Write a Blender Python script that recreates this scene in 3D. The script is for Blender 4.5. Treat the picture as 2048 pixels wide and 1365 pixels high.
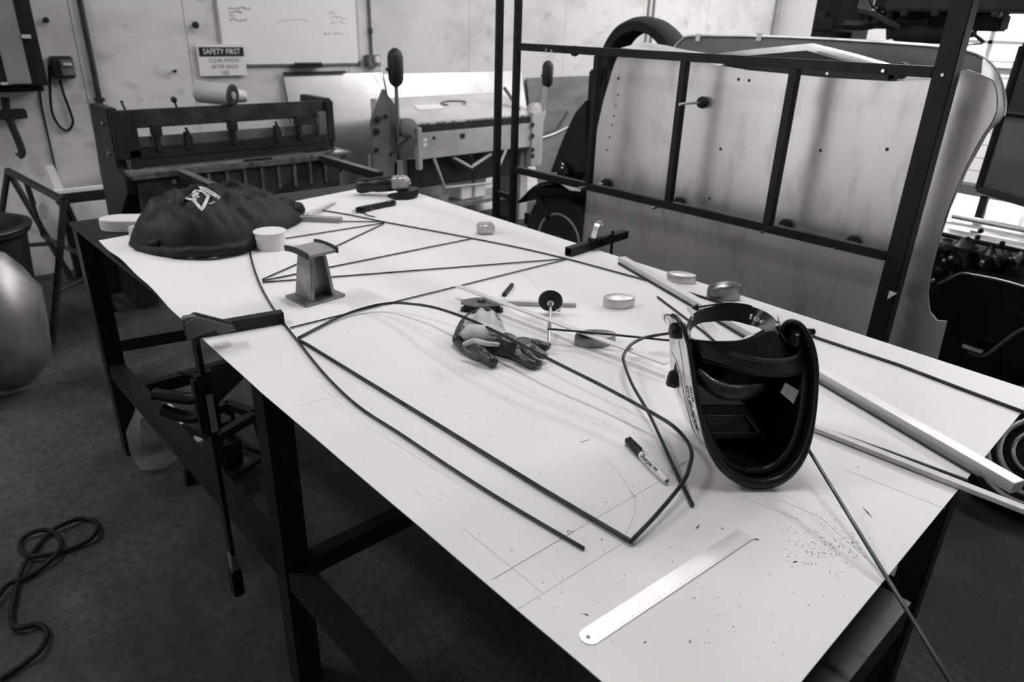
import bpy, bmesh, math, random
from mathutils import Vector, Matrix, noise
random.seed(7)
for o in list(bpy.data.objects): bpy.data.objects.remove(o, do_unlink=True)
scene = bpy.context.scene
col = scene.collection
TZ = 0.90                      # bench top height
SZ = TZ + 0.0015               # top face of the white sheet

# ------------------------------------------------------------------ camera
CAM = Vector((0, 0, TZ + 0.655))
FPX = 1420.4
RR = Vector((0.7374, -0.6749, 0.0279)); RD = Vector((-0.2566, -0.3181, -0.9126)); RF = Vector((0.6251, 0.6655, -0.4078))
RF.normalize(); RR = (RR - RF * RR.dot(RF)).normalized(); RD = RF.cross(RR)
cd = bpy.data.cameras.new('camera'); cam = bpy.data.objects.new('camera', cd); col.objects.link(cam)
cd.sensor_width = 36; cd.lens = FPX * 36 / 2048; cd.clip_start = 0.05
cam.matrix_world = Matrix(((RR.x, -RD.x, -RF.x, CAM.x), (RR.y, -RD.y, -RF.y, CAM.y), (RR.z, -RD.z, -RF.z, CAM.z), (0, 0, 0, 1)))
cd.dof.use_dof = True; cd.dof.focus_distance = 1.3; cd.dof.aperture_fstop = 5.6
scene.camera = cam

# ------------------------------------------------------------------ world, exposure
w = bpy.data.worlds.new('overcast'); scene.world = w; w.use_nodes = True
bg = w.node_tree.nodes['Background']; bg.inputs[0].default_value = (1, .99, .99, 1); bg.inputs[1].default_value = 2.8
vs = scene.view_settings; vs.view_transform = 'Standard'; vs.look = 'None'; vs.exposure = 0.12; vs.gamma = 1.0; vs.use_curve_mapping = False
CEIL = 4.3
LAMPS = [  # ceiling batten lights: x, y, power in W; far left and right ones added to brighten walls
    (1.6, 1.4, 42), (3.8, 3.0, 26), (4.9, 1.2, 50), (-1.2, 3.5, 66), (7.6, 2.6, 150), (7.4, 0.2, 210)]

# ------------------------------------------------------------------ pixel helpers (a point of the photo on a known plane of the room)
def ray(px, py): return RR * ((px - 1024) / FPX) + RD * ((py - 682.5) / FPX) + RF
def ZP(px, py, z=SZ): d = ray(px, py); return CAM + d * ((z - CAM.z) / d.z)
def YP(px, py, y): d = ray(px, py); return CAM + d * ((y - CAM.y) / d.y)
def XP(px, py, x): d = ray(px, py); return CAM + d * ((x - CAM.x) / d.x)

# ------------------------------------------------------------------ materials
def g(v): return (v, v * .985, v * .988, 1)
MATS = {}
def mat(name, v, rough=.5, metal=0., v2=None, scale=8., detail=5., bump=0., bscale=None, rvar=0., stretch=None, lo=.35, hi=.65, spec=.5, coat=0.):
    m = bpy.data.materials.new(name); m.use_nodes = True; nt = m.node_tree; N = nt.nodes; L = nt.links
    b = N['Principled BSDF']; b.inputs['Base Color'].default_value = g(v); b.inputs['Roughness'].default_value = rough; b.inputs['Metallic'].default_value = metal
    b.inputs['Specular IOR Level'].default_value = spec; b.inputs['Coat Weight'].default_value = coat
    if v2 is not None or bump or rvar:
        tc = N.new('ShaderNodeTexCoord'); mp = N.new('ShaderNodeMapping'); L.new(tc.outputs['Object'], mp.inputs[0])
        if stretch: mp.inputs['Scale'].default_value = stretch
        ns = N.new('ShaderNodeTexNoise'); ns.inputs['Scale'].default_value = scale; ns.inputs['Detail'].default_value = detail; L.new(mp.outputs[0], ns.inputs['Vector'])
        if v2 is not None:
            r = N.new('ShaderNodeValToRGB'); r.color_ramp.elements[0].position = lo; r.color_ramp.elements[1].position = hi
            r.color_ramp.elements[0].color = g(v); r.color_ramp.elements[1].color = g(v2); L.new(ns.outputs[0], r.inputs[0]); L.new(r.outputs[0], b.inputs['Base Color'])
        if rvar:
            mr = N.new('ShaderNodeMapRange'); mr.inputs[1].default_value = .3; mr.inputs[2].default_value = .7
            mr.inputs[3].default_value = rough - rvar; mr.inputs[4].default_value = rough + rvar; L.new(ns.outputs[0], mr.inputs[0]); L.new(mr.outputs[0], b.inputs['Roughness'])
        if bump:
            n2 = N.new('ShaderNodeTexNoise'); n2.inputs['Scale'].default_value = bscale or scale * 6; n2.inputs['Detail'].default_value = 4; L.new(mp.outputs[0], n2.inputs['Vector'])
            bp = N.new('ShaderNodeBump'); bp.inputs['Strength'].default_value = bump; bp.inputs['Distance'].default_value = .004; L.new(n2.outputs[0], bp.inputs['Height']); L.new(bp.outputs[0], b.inputs['Normal'])
    MATS[name] = m; return m
mat('sheet', .69, .55, v2=.74, scale=3, spec=.3)
mat('sheet_edge', .75, .4)
mat('pencil', .22, .9); mat('pencil_faint', .52, .9)
mat('swarf', .05, .6)
mat('black_steel', .006, .45, v2=.011, scale=14, spec=.28)
mat('rod', .022, .34, metal=.6, v2=.05, scale=30)
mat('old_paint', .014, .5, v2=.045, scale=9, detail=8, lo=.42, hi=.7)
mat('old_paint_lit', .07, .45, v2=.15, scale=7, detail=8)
mat('cast_iron', .009, .5, v2=.02, scale=9, spec=.35)
mat('bright_steel', .62, .3, metal=1., rvar=.1, scale=20)
mat('dolly_steel', .50, .42, metal=.9, v2=.62, scale=12)
mat('worn_steel', .16, .38, metal=.9, v2=.34, scale=14, rvar=.12)
mat('alu', .80, .32, metal=1., rvar=.12, scale=6)
mat('alu_bar', .62, .6, metal=.7, rvar=.08, scale=10, stretch=(1, 1, 8))
mat('ruler', .60, .46, metal=1., rvar=.06, scale=6)
mat('chrome', .85, .12, metal=1.)
mat('black_plastic', .007, .38, spec=.4)
mat('black_gloss', .010, .14, spec=.5)
mat('black_matte', .012, .8, v2=.02, scale=20, spec=.3)
mat('rubber', .014, .65, spec=.35)
mat('white_gloss', .72, .12, v2=.78, scale=4, coat=.5)
mat('white_plain', .68, .55)
mat('white_bright', .74, .5)
mat('light_wood', .52, .6, v2=.62, scale=5, stretch=(1, 8, 1))
mat('grey_label', .42, .5); mat('mid_grey', .24, .5, v2=.3, scale=10)
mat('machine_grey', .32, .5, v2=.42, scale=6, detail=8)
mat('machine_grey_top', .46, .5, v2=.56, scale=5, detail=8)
mat('machine_dark', .10, .5, v2=.17, scale=6)
mat('cabinet_black', .010, .6, spec=.2); mat('cabinet_trim', .16, .45, v2=.2, scale=6)
mat('fabric_black', .006, .55, v2=.011, scale=120, bump=.10, bscale=400, spec=.25)
mat('fabric_print', .55, .9); mat('fabric_patch', .04, .9)
mat('leather_dark', .02, .30, v2=.06, scale=30, bump=.35, bscale=120)
mat('leather_light', .36, .55, v2=.55, scale=22, bump=.3, bscale=140)
mat('dark_board', .09, .6, v2=.15, scale=3, detail=8, stretch=(1, 1, 3))
mat('galv', .42, .3, metal=.9, v2=.55, scale=4)
mat('plastic_bag', .35, .25)
mat('glass_dark', .02, .06, v2=.05, scale=3, spec=.6)
mat('cable', .005, .6, spec=.2)
mat('lens_label', .45, .5, v2=.6, scale=60)
mat('bin', .010, .45)
mat('engine', .03, .3, v2=.12, metal=.4, scale=16, detail=6, lo=.45, hi=.75)
mat('car_black', .008, .16, coat=.3)
mat('tub_grey', .17, .42, metal=.6, v2=.25, scale=3)
mat('opening_shade', .03, .6)  # dark shade of openings, put into the colour

def alu_panel_mat(name, a, b_, c, rough):
    m = bpy.data.materials.new(name); m.use_nodes = True; nt = m.node_tree; N = nt.nodes; L = nt.links
    b = N['Principled BSDF']; b.inputs['Metallic'].default_value = .82; b.inputs['Roughness'].default_value = rough
    tc = N.new('ShaderNodeTexCoord'); mp = N.new('ShaderNodeMapping'); L.new(tc.outputs['Object'], mp.inputs[0]); mp.inputs['Rotation'].default_value = (.7, 0, 0); mp.inputs['Scale'].default_value = (1, 1, .35)
    n1 = N.new('ShaderNodeTexNoise'); n1.inputs['Scale'].default_value = 3.2; n1.inputs['Detail'].default_value = 7; n1.inputs['Distortion'].default_value = .6; L.new(mp.outputs[0], n1.inputs['Vector'])
    n2 = N.new('ShaderNodeTexNoise'); n2.inputs['Scale'].default_value = 14; n2.inputs['Detail'].default_value = 6; L.new(mp.outputs[0], n2.inputs['Vector'])
    r = N.new('ShaderNodeValToRGB'); e = r.color_ramp.elements; e[0].position = .3; e[0].color = g(a); e[1].position = .7; e[1].color = g(b_); L.new(n1.outputs[0], r.inputs[0])
    r2 = N.new('ShaderNodeValToRGB'); e = r2.color_ramp.elements; e[0].position = .28; e[0].color = g(c); e[1].position = .5; e[1].color = g(1); L.new(n2.outputs[0], r2.inputs[0])
    mx = N.new('ShaderNodeMix'); mx.data_type = 'RGBA'; mx.blend_type = 'MULTIPLY'; mx.inputs[0].default_value = .75; L.new(r.outputs[0], mx.inputs[6]); L.new(r2.outputs[0], mx.inputs[7]); L.new(mx.outputs[2], b.inputs['Base Color'])
    MATS[name] = m
alu_panel_mat('body_alu', .62, .84, .62, .36)
alu_panel_mat('nose_alu', .22, .48, .4, .45)

def floor_mat():
    m = bpy.data.materials.new('concrete'); m.use_nodes = True; nt = m.node_tree; N = nt.nodes; L = nt.links; b = N['Principled BSDF']
    tc = N.new('ShaderNodeTexCoord')
    n1 = N.new('ShaderNodeTexNoise'); n1.inputs['Scale'].default_value = 1.6; n1.inputs['Detail'].default_value = 8; n1.inputs['Roughness'].default_value = .65; L.new(tc.outputs['Object'], n1.inputs['Vector'])
    n2 = N.new('ShaderNodeTexNoise'); n2.inputs['Scale'].default_value = 55; n2.inputs['Detail'].default_value = 7; n2.inputs['Roughness'].default_value = .7; L.new(tc.outputs['Object'], n2.inputs['Vector'])
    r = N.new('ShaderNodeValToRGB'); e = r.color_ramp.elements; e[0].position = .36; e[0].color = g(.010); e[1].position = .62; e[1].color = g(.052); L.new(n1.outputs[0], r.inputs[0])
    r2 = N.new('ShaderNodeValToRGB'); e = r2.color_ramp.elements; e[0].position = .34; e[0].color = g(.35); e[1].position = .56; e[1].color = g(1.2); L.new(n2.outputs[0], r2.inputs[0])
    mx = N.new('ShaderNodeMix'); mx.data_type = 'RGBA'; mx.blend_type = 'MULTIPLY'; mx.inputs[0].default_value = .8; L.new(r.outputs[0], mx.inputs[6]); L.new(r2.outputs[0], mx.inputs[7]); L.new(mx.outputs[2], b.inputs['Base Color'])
    mr = N.new('ShaderNodeMapRange'); mr.inputs[1].default_value = .3; mr.inputs[2].default_value = .7; mr.inputs[3].default_value = .50; mr.inputs[4].default_value = .80; b.inputs['Specular IOR Level'].default_value = .3; L.new(n1.outputs[0], mr.inputs[0]); L.new(mr.outputs[0], b.inputs['Roughness'])
    bp = N.new('ShaderNodeBump'); bp.inputs['Strength'].default_value = .08; bp.inputs['Distance'].default_value = .002; L.new(n2.outputs[0], bp.inputs['Height']); L.new(bp.outputs[0], b.inputs['Normal'])
    MATS['concrete'] = m
floor_mat()
def wall_mat():
    m = bpy.data.materials.new('wall_paint'); m.use_nodes = True; nt = m.node_tree; N = nt.nodes; L = nt.links; b = N['Principled BSDF']; b.inputs['Roughness'].default_value = .6
    tc = N.new('ShaderNodeTexCoord'); mp = N.new('ShaderNodeMapping'); L.new(tc.outputs['Object'], mp.inputs[0]); mp.inputs['Scale'].default_value = (1, 1, 1.6)
    n1 = N.new('ShaderNodeTexNoise'); n1.inputs['Scale'].default_value = 1.4; n1.inputs['Detail'].default_value = 9; n1.inputs['Roughness'].default_value = .62; L.new(mp.outputs[0], n1.inputs['Vector'])
    n2 = N.new('ShaderNodeTexNoise'); n2.inputs['Scale'].default_value = 7; n2.inputs['Detail'].default_value = 4; L.new(mp.outputs[0], n2.inputs['Vector'])
    r = N.new('ShaderNodeValToRGB'); e = r.color_ramp.elements; e[0].position = .3; e[0].color = g(.43); e[1].position = .55; e[1].color = g(.60); L.new(n1.outputs[0], r.inputs[0])
    r2 = N.new('ShaderNodeValToRGB'); e = r2.color_ramp.elements; e[0].position = .25; e[0].color = g(.6); e[1].position = .42; e[1].color = g(1); L.new(n2.outputs[0], r2.inputs[0])
    mx = N.new('ShaderNodeMix'); mx.data_type = 'RGBA'; mx.blend_type = 'MULTIPLY'; mx.inputs[0].default_value = .6; L.new(r.outputs[0], mx.inputs[6]); L.new(r2.outputs[0], mx.inputs[7]); L.new(mx.outputs[2], b.inputs['Base Color'])
    MATS['wall_paint'] = m
wall_mat()
def emit_mat(name, s):
    m = bpy.data.materials.new(name); m.use_nodes = True; b = m.node_tree.nodes['Principled BSDF']; b.inputs['Base Color'].default_value = g(.9); b.inputs['Emission Color'].default_value = (1, .985, .985, 1); b.inputs['Emission Strength'].default_value = s; MATS[name] = m
emit_mat('lamp_tube', 6)
def glass_mat(name, alpha, v, rough):
    m = bpy.data.materials.new(name); m.use_nodes = True; b = m.node_tree.nodes['Principled BSDF']; b.inputs['Base Color'].default_value = g(v); b.inputs['Roughness'].default_value = rough; b.inputs['Alpha'].default_value = alpha; MATS[name] = m
glass_mat('window_glass', .08, .9, .05)
glass_mat('clear_bag', .30, .30, .2)

# ------------------------------------------------------------------ mesh building
def frame_from(d):
    d = Vector(d).normalized(); a = Vector((0, 0, 1)) if abs(d.z) < .9 else Vector((1, 0, 0))
    u = d.cross(a).normalized(); return u, d.cross(u)
class MB:
    def __init__(s): s.v = []; s.f = []
    def add(s, vs, fs):
        n = len(s.v); s.v += [Vector(p) for p in vs]; s.f += [tuple(i + n for i in f) for f in fs]; return s
    def box(s, c, size, rot=None):
        c = Vector(c); h = Vector(size) / 2; M = rot if rot is not None else Matrix.Identity(3)
        vs = [c + M @ Vector((x * h.x, y * h.y, z * h.z)) for x in (-1, 1) for y in (-1, 1) for z in (-1, 1)]
        return s.add(vs, [(0, 1, 3, 2), (4, 6, 7, 5), (0, 4, 5, 1), (2, 3, 7, 6), (0, 2, 6, 4), (1, 5, 7, 3)])
    def span(s, a, b): # box between two corners
        a = Vector(a); b = Vector(b); return s.box((a + b) / 2, [abs(x) for x in (b - a)])
    def bar(s, p0, p1, wd, ht, up=(0, 0, 1)): # rectangular bar from p0 to p1
        p0 = Vector(p0); p1 = Vector(p1); d = (p1 - p0); l = d.length; d.normalize(); up = Vector(up); sd = d.cross(up)
        if sd.length < 1e-4: sd = d.cross(Vector((1, 0, 0)))
        sd.normalize(); u = sd.cross(d); M = Matrix((sd, d, u)).transposed()
        return s.box((p0 + p1) / 2, (wd, l, ht), M)
    def cyl(s, p0, p1, r0, r1=None, n=16, cap=True):
        p0 = Vector(p0); p1 = Vector(p1); r1 = r0 if r1 is None else r1; u, v = frame_from(p1 - p0)
        vs = []
        for p, r in ((p0, r0), (p1, r1)):
            vs += [p + (u * math.cos(2 * math.pi * i / n) + v * math.sin(2 * math.pi * i / n)) * r for i in range(n)]
        fs = [(i, (i + 1) % n, n + (i + 1) % n, n + i) for i in range(n)]
        if cap: fs += [tuple(range(n))[::-1], tuple(range(n, 2 * n))]
        return s.add(vs, fs)
    def tube(s, pts, r, n=8, closed=False):
        pts = [Vector(p) for p in pts]; m = len(pts); vs = []; fs = []; pu = None
        for i, p in enumerate(pts):
            a = pts[i - 1] if (i or closed) else p; b = pts[(i + 1) % m] if (i < m - 1 or closed) else p
            d = (b - a).normalized()
            if pu is None: u, v = frame_from(d)
            else:
                u = (pu - d * pu.dot(d)).normalized(); v = d.cross(u)
            pu = u; rr = r[i] if isinstance(r, (list, tuple)) else r
            vs += [p + (u * math.cos(2 * math.pi * k / n) + v * math.sin(2 * math.pi * k / n)) * rr for k in range(n)]
        for i in range(m if closed else m - 1):
            j = (i + 1) % m
            fs += [(i * n + k, i * n + (k + 1) % n, j * n + (k + 1) % n, j * n + k) for k in range(n)]
        if not closed: fs += [tuple(range(n))[::-1], tuple(range((m - 1) * n, m * n))]
        return s.add(vs, fs)
    def prism(s, poly, vec):
        poly = [Vector(p) for p in poly]; vec = Vector(vec); n = len(poly)
        return s.add(poly + [p + vec for p in poly], [tuple(range(n))[::-1], tuple(range(n, 2 * n))] + [(i, (i + 1) % n, n + (i + 1) % n, n + i) for i in range(n)])
    def lathe(s, prof, o, axis=(0, 0, 1), n=24):
        o = Vector(o); d = Vector(axis).normalized(); u, v = frame_from(d); vs = []; fs = []
        for r, h in prof: vs += [o + d * h + (u * math.cos(2 * math.pi * k / n) + v * math.sin(2 * math.pi * k / n)) * r for k in range(n)]
        for i in range(len(prof) - 1): fs += [(i * n + k, i * n + (k + 1) % n, (i + 1) * n + (k + 1) % n, (i + 1) * n + k) for k in range(n)]
        fs += [tuple(range(n))[::-1], tuple(range((len(prof) - 1) * n, len(prof) * n))]
        return s.add(vs, fs)
    def grid(s, fn, nu, nv, thick=None):
        vs = [fn(i / nu, j / nv) for i in range(nu + 1) for j in range(nv + 1)]
        fs = [(i * (nv + 1) + j, (i + 1) * (nv + 1) + j, (i + 1) * (nv + 1) + j + 1, i * (nv + 1) + j + 1) for i in range(nu) for j in range(nv)]
        if thick is None: return s.add(vs, fs)
        t = Vector(thick); n = len(vs); W = nv + 1
        allv = vs + [Vector(p) + t for p in vs]; f2 = [tuple(i + n for i in f[::-1]) for f in fs]
        rim = [i * W for i in range(nu + 1)] + [nu * W + j for j in range(1, W)] + [i * W + nv for i in range(nu - 1, -1, -1)] + [j for j in range(nv - 1, 0, -1)]
        sd = [(rim[k], rim[(k + 1) % len(rim)], rim[(k + 1) % len(rim)] + n, rim[k] + n) for k in range(len(rim))]
        return s.add(allv, fs + f2 + sd)
    def build(s, name, m, parent=None, bevel=0, smooth=False, seg=2, mods=None):
        if parent is None:
            xs = [p.x for p in s.v]; ys = [p.y for p in s.v]; zs = [p.z for p in s.v]
            org = Vector(((min(xs) + max(xs)) / 2, (min(ys) + max(ys)) / 2, min(zs)))
        else:
            r = parent
            while r.parent: r = r.parent
            org = r.location.copy()
        me = bpy.data.meshes.new(name); bm = bmesh.new(); vv = [bm.verts.new(p - org) for p in s.v]
        for f in s.f:
            try: bm.faces.new([vv[i] for i in f])
            except ValueError: pass
        bmesh.ops.recalc_face_normals(bm, faces=bm.faces[:])
        if bevel:
            es = [e for e in bm.edges if len(e.link_faces) == 2 and e.calc_face_angle(0) > .5]
            bmesh.ops.bevel(bm, geom=es, offset=bevel, segments=seg, affect='EDGES', clamp_overlap=True)
        if smooth:
            for f in bm.faces: f.smooth = True
            for e in bm.edges:
                if len(e.link_faces) == 2 and e.calc_face_angle(0) > .7: e.smooth = False
        bm.to_mesh(me); bm.free(); me.materials.append(MATS[m])
        o = bpy.data.objects.new(name, me); col.objects.link(o)
        if parent is not None: o.parent = parent; o.location = (0, 0, 0) if parent.parent or parent.type == 'EMPTY' or True else org
        else: o.location = org
        return o
def thing(name, label, cat, loc, group=None):
    o = bpy.data.objects.new(name, None); o.empty_display_size = .05; col.objects.link(o); o.location = Vector(loc)
    return tag(o, label, cat, group)
def tag(o, label, cat, group=None):
    o['label'] = label; o['category'] = cat
    if group: o['group'] = group
    return o
def struct(o): o['kind'] = 'structure'; return o
def smoothpts(pts, n=8): # Catmull-Rom through points
    P = [Vector(p) for p in pts]; out = []
    for i in range(len(P) - 1):
        p0 = P[i - 1] if i else P[i] * 2 - P[i + 1]; p3 = P[i + 2] if i + 2 < len(P) else P[i + 1] * 2 - P[i]; p1, p2 = P[i], P[i + 1]
        for k in range(n):
            t = k / n; out.append(.5 * ((2 * p1) + (p2 - p0) * t + (2 * p0 - 5 * p1 + 4 * p2 - p3) * t * t + (3 * p1 - p0 - 3 * p2 + p3) * t ** 3))
    return out + [P[-1]]
def text_mb(s, size, M, ext=.0004, spacing=1.0):
    # lettering as real thin geometry: letters in the local xy plane of matrix M
    cu = bpy.data.curves.new('t', 'FONT'); cu.body = s; cu.size = size; cu.extrude = ext; cu.align_x = 'CENTER'; cu.align_y = 'CENTER'; cu.space_character = spacing; cu.resolution_u = 2
    o = bpy.data.objects.new('t', cu); col.objects.link(o); dg = bpy.context.evaluated_depsgraph_get(); dg.update(); me = o.evaluated_get(dg).to_mesh()
    mb = MB().add([M @ v.co for v in me.vertices], [tuple(p.vertices) for p in me.polygons])
    bpy.data.objects.remove(o, do_unlink=True); return mb
def basis(o, x, y):
    x = Vector(x).normalized(); z = x.cross(Vector(y)).normalized(); y = z.cross(x); o = Vector(o)
    return Matrix(((x.x, y.x, z.x, o.x), (x.y, y.y, z.y, o.y), (x.z, y.z, z.z, o.z), (0, 0, 0, 1)))

# ================================================================== SETTING
WY, WX = 5.2, 9.5
X0, Y0 = -3.6, -3.8
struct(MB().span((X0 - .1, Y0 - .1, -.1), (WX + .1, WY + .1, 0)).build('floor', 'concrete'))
struct(MB().span((X0 - .1, Y0 - .1, CEIL), (WX + .1, WY + .1, CEIL + .1)).build('ceiling', 'white_plain'))
wb_ = struct(MB().span((X0, WY + .012, 0), (WX, WY + .1, CEIL)).build('wall_back', 'dark_board'))
# painted ply panels of the back wall, with open joints
xs = [X0, -2.4, -1.2, -.02, 1.2, 1.86, 3.06, 4.26, 5.46, 6.66, 7.86, WX]
for i in range(len(xs) - 1):
    MB().span((xs[i] + .002, WY, 0), (xs[i + 1] - .002, WY + .0119, CEIL)).build('panel', 'wall_paint', wb_)
ly0, ly1, lz0, lz1 = 2.4, 4.9, .75, 2.7
lw = MB(); lw.span((X0 - .1, Y0, 0), (X0, WY, lz0)); lw.span((X0 - .1, Y0, lz1), (X0, WY, CEIL)); lw.span((X0 - .1, Y0, lz0), (X0, ly0, lz1)); lw.span((X0 - .1, ly1, lz0), (X0, WY, lz1))
struct(lw.build('wall_left', 'wall_paint'))
win2 = struct(MB().span((X0 - .055, ly0, lz0), (X0 - .05, ly1, lz1)).build('added_window', 'window_glass'))  # unseen window, added to brighten the aluminium body panel
for k in range(6): y = ly0 + k * (ly1 - ly0) / 5; MB().span((X0 - .075, y - .02, lz0), (X0 - .03, y + .02, lz1)).build('glazing_bar', 'mid_grey', win2)
for k in range(4): z = lz0 + k * (lz1 - lz0) / 3; MB().span((X0 - .075, ly0, z - .02), (X0 - .03, ly1, z + .02)).build('glazing_bar', 'mid_grey', win2)
struct(MB().span((X0, Y0 - .1, 0), (WX, Y0, CEIL)).build('wall_front', 'wall_paint'))
# right wall with a long multi-pane window
wy0, wy1, wz0, wz1 = -1.2, 3.1, 1.32, 3.0
rw = MB(); rw.span((WX, Y0, 0), (WX + .12, WY, wz0)); rw.span((WX, Y0, wz1), (WX + .12, WY, CEIL)); rw.span((WX, Y0, wz0), (WX + .12, wy0, wz1)); rw.span((WX, wy1, wz0), (WX + .12, WY, wz1))
wr = struct(rw.build('wall_right', 'white_plain'))
for i in range(9):   # horizontal cladding boards below the window
    MB().span((WX - .016, Y0, .03 + i * .142), (WX, WY, .03 + i * .142 + .134)).build('cladding_board', 'white_bright', wr, bevel=.003)
win = struct(MB().span((WX + .045, wy0, wz0), (WX + .05, wy1, wz1)).build('window_1', 'window_glass'))
yb = [wy0 + i * (wy1 - wy0) / 10 for i in range(11)]; zb = [wz0, wz0 + .2, wz0 + .62, wz0 + 1.05, wz1]
for y in yb: MB().span((WX + .02, y - .022, wz0), (WX + .07, y + .022, wz1)).build('glazing_bar', 'mid_grey', win)
for z in zb: MB().span((WX + .02, wy0, z - .02), (WX + .07, wy1, z + .02)).build('glazing_bar', 'mid_grey', win)
MB().span((WX - .06, wy0 - .05, wz0 - .05), (WX + .05, wy1 + .05, wz0 - .02)).build('window_sill', 'white_bright', win)
# ceiling batten lights
for i, (x, y, p) in enumerate(LAMPS):
    t = thing('ceiling_light', 'long ceiling batten light, %s' % ['over the bench', 'over the folding machine', 'over the aluminium body panel', 'added at left to brighten the left wall and body panel', 'added near the back right corner to brighten the right wall', 'added beside the window to brighten the right wall'][i], 'ceiling light', (x, y, CEIL), 'ceiling batten lights')
    MB().box((x, y, CEIL - .03), (.34, 1.5, .06)).build('housing', 'white_plain', t, bevel=.006)
    for s in (-1, 1): MB().cyl((x + s * .09, y - .72, CEIL - .08), (x + s * .09, y + .72, CEIL - .08), .016).build('tube', 'lamp_tube', t, smooth=True)
    ld = bpy.data.lights.new('batten_glow', 'AREA'); ld.shape = 'RECTANGLE'; ld.size = .34; ld.size_y = 1.5; ld.energy = p; ld.color = (1, .985, .985)
    lo = bpy.data.objects.new('batten_glow', ld); col.objects.link(lo); lo.parent = t; lo.location = (0, 0, -.11)

# ---------------------------------------------------------------- things on the back wall
def onwall(px, py, off=0.): return YP(px, py, WY - off)
# electrical cabinet, upper left
c0 = onwall(-70, 176, .22); c1 = onwall(100, 176, .22)
t = thing('electrical_cabinet', 'black electrical cabinet with grey door edge at upper left of wall', 'cabinet', (c1.x - .3, WY - .1, c0.z))
zt = c0.z + 1.1; xr = c1.x
MB().span((xr - .62, WY - .20, c0.z), (xr, WY - .001, zt)).build('body', 'cabinet_black', t, bevel=.004)
d = MB().span((xr - .60, WY - .222, c0.z + .01), (xr - .205, WY - .201, zt)).build('door', 'cabinet_black', t, bevel=.003)
tr = MB().span((xr - .20, WY - .232, c0.z + .012), (xr - .085, WY - .201, zt)).build('door_edge', 'cabinet_trim', t, bevel=.004)
q = YP(52, 73, WY - .232)
MB().box((q.x, WY - .237, q.z), (.045, .012, .02)).build('latch', 'grey_label', tr, bevel=.002)
q = YP(12, 167, WY - .222)
MB().box((q.x, WY - .224, q.z), (.05, .004, .014)).build('name_plate', 'grey_label', d)
MB().span((xr - .62, WY - .16, c0.z - .035), (xr - .02, WY - .02, c0.z)).build('bottom_plate', 'cabinet_black', t)
# isolator switch with hanging cable
q = onwall(122, 134)
t = thing('isolator_switch', 'small dark wall isolator switch with a looped cable below', 'switch', (q.x, WY, q.z - .09))
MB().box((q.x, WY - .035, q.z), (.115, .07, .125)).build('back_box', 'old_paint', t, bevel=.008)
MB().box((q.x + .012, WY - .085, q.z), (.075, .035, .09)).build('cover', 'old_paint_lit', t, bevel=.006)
MB().box((q.x + .012, WY - .11, q.z + .02), (.05, .02, .016)).build('lever', 'grey_label', t, bevel=.003)
cp = [onwall(a, b, .02) for a, b in [(120, 160), (128, 190), (140, 222), (146, 245), (136, 261), (120, 254), (106, 230), (101, 200), (100, 165), (99, 130)]]
MB().tube(smoothpts(cp), .0075).build('cable', 'cable', t, smooth=True)
# vertical conduit
a = onwall(158, 0); b = onwall(220, 262)
t = thing('conduit_pipe', 'dark vertical conduit pipe on wall left of the safety sign', 'pipe', (a.x, WY, .9))
MB().cyl((a.x, WY - .02, .55), (a.x, WY - .02, CEIL), .016, n=12).build('pipe', 'old_paint', t, smooth=True)
for z in (1.05, 1.9, 2.8): MB().box((a.x, WY - .02, z), (.05, .04, .02)).build('clip', 'old_paint', t)
# cable dropping from the cabinet, hose on hook
cp = [onwall(x, y, .008) for x, y in [(80, 180), (84, 215), (97, 275), (110, 335), (122, 385)]]
tag(MB().tube(smoothpts(cp), .005).build('wall_cable', 'cable', smooth=True), 'thin black cable running down the wall below the cabinet', 'cable')
t = thing('hose_hook', 'dark wall bracket with thick rubber hose below the cabinet', 'bracket', onwall(30, 230))
q = onwall(28, 228, .04); MB().box((q.x - .02, WY - .04, q.z), (.16, .08, .05)).build('bracket', 'black_matte', t, bevel=.005)
cp = [onwall(x, y, .06) for x, y in [(10, 195), (14, 225), (24, 252), (36, 280), (44, 305), (36, 314)]]
MB().tube(smoothpts(cp), .021, 10).build('hose', 'rubber', t, smooth=True)
# coat peg, screws and nail stubs on the wall
for px, py, r, lb in [(388, 50, .022, 'stubby dark peg on the wall above the safety sign'), (347, 142, .011, 'small dark screw head in wall left of the safety sign'), (90, 40, .016, 'small dark knob on wall beside the cabinet')]:
    q = onwall(px, py); tag(MB().lathe([(r * .6, 0), (r * .6, .02), (r, .022), (r, .034), (r * .5, .036)], q, (0, -1, 0), 12).build('wall_peg', 'black_matte', smooth=True), lb, 'peg')
# safety sign
a = onwall(389, 88); b = onwall(484, 88); c = onwall(392, 152)
W = b.x - a.x; H = a.z - c.z; cx_, cz_ = (a.x + b.x) / 2, (a.z + c.z) / 2
t = thing('safety_sign', 'white wall sign reading SAFETY FIRST with dark header band', 'sign', (cx_, WY - .02, cz_ - H / 2))
SY = WY - .019
MB().box((cx_, SY - .004, cz_), (W, .008, H)).build('board', 'white_plain', t)
hb = MB().box((cx_ + .002, SY - .009, cz_ + H / 2 - .047), (W * .94, .003, .058)).build('header', 'black_matte', t)
def wtext(s, size, x, z, y, name, m, par, sx=1.): return text_mb(s, size, basis((x, y, z), (1, 0, 0), (0, 0, 1)) @ Matrix.Diagonal((sx, 1, 1, 1)), .0005).build(name, m, par)
wtext('SAFETY FIRST', .050, cx_ + .002, cz_ + H / 2 - .047, SY - .0115, 'lettering', 'white_bright', hb, .86)
for k, s in enumerate(['CLEAR WASTE', 'AFTER EACH', 'USE']): wtext(s, .036, cx_ + .012, cz_ + H / 2 - .102 - k * .040, SY - .0095, 'lettering', 'mid_grey', t, .9)
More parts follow.
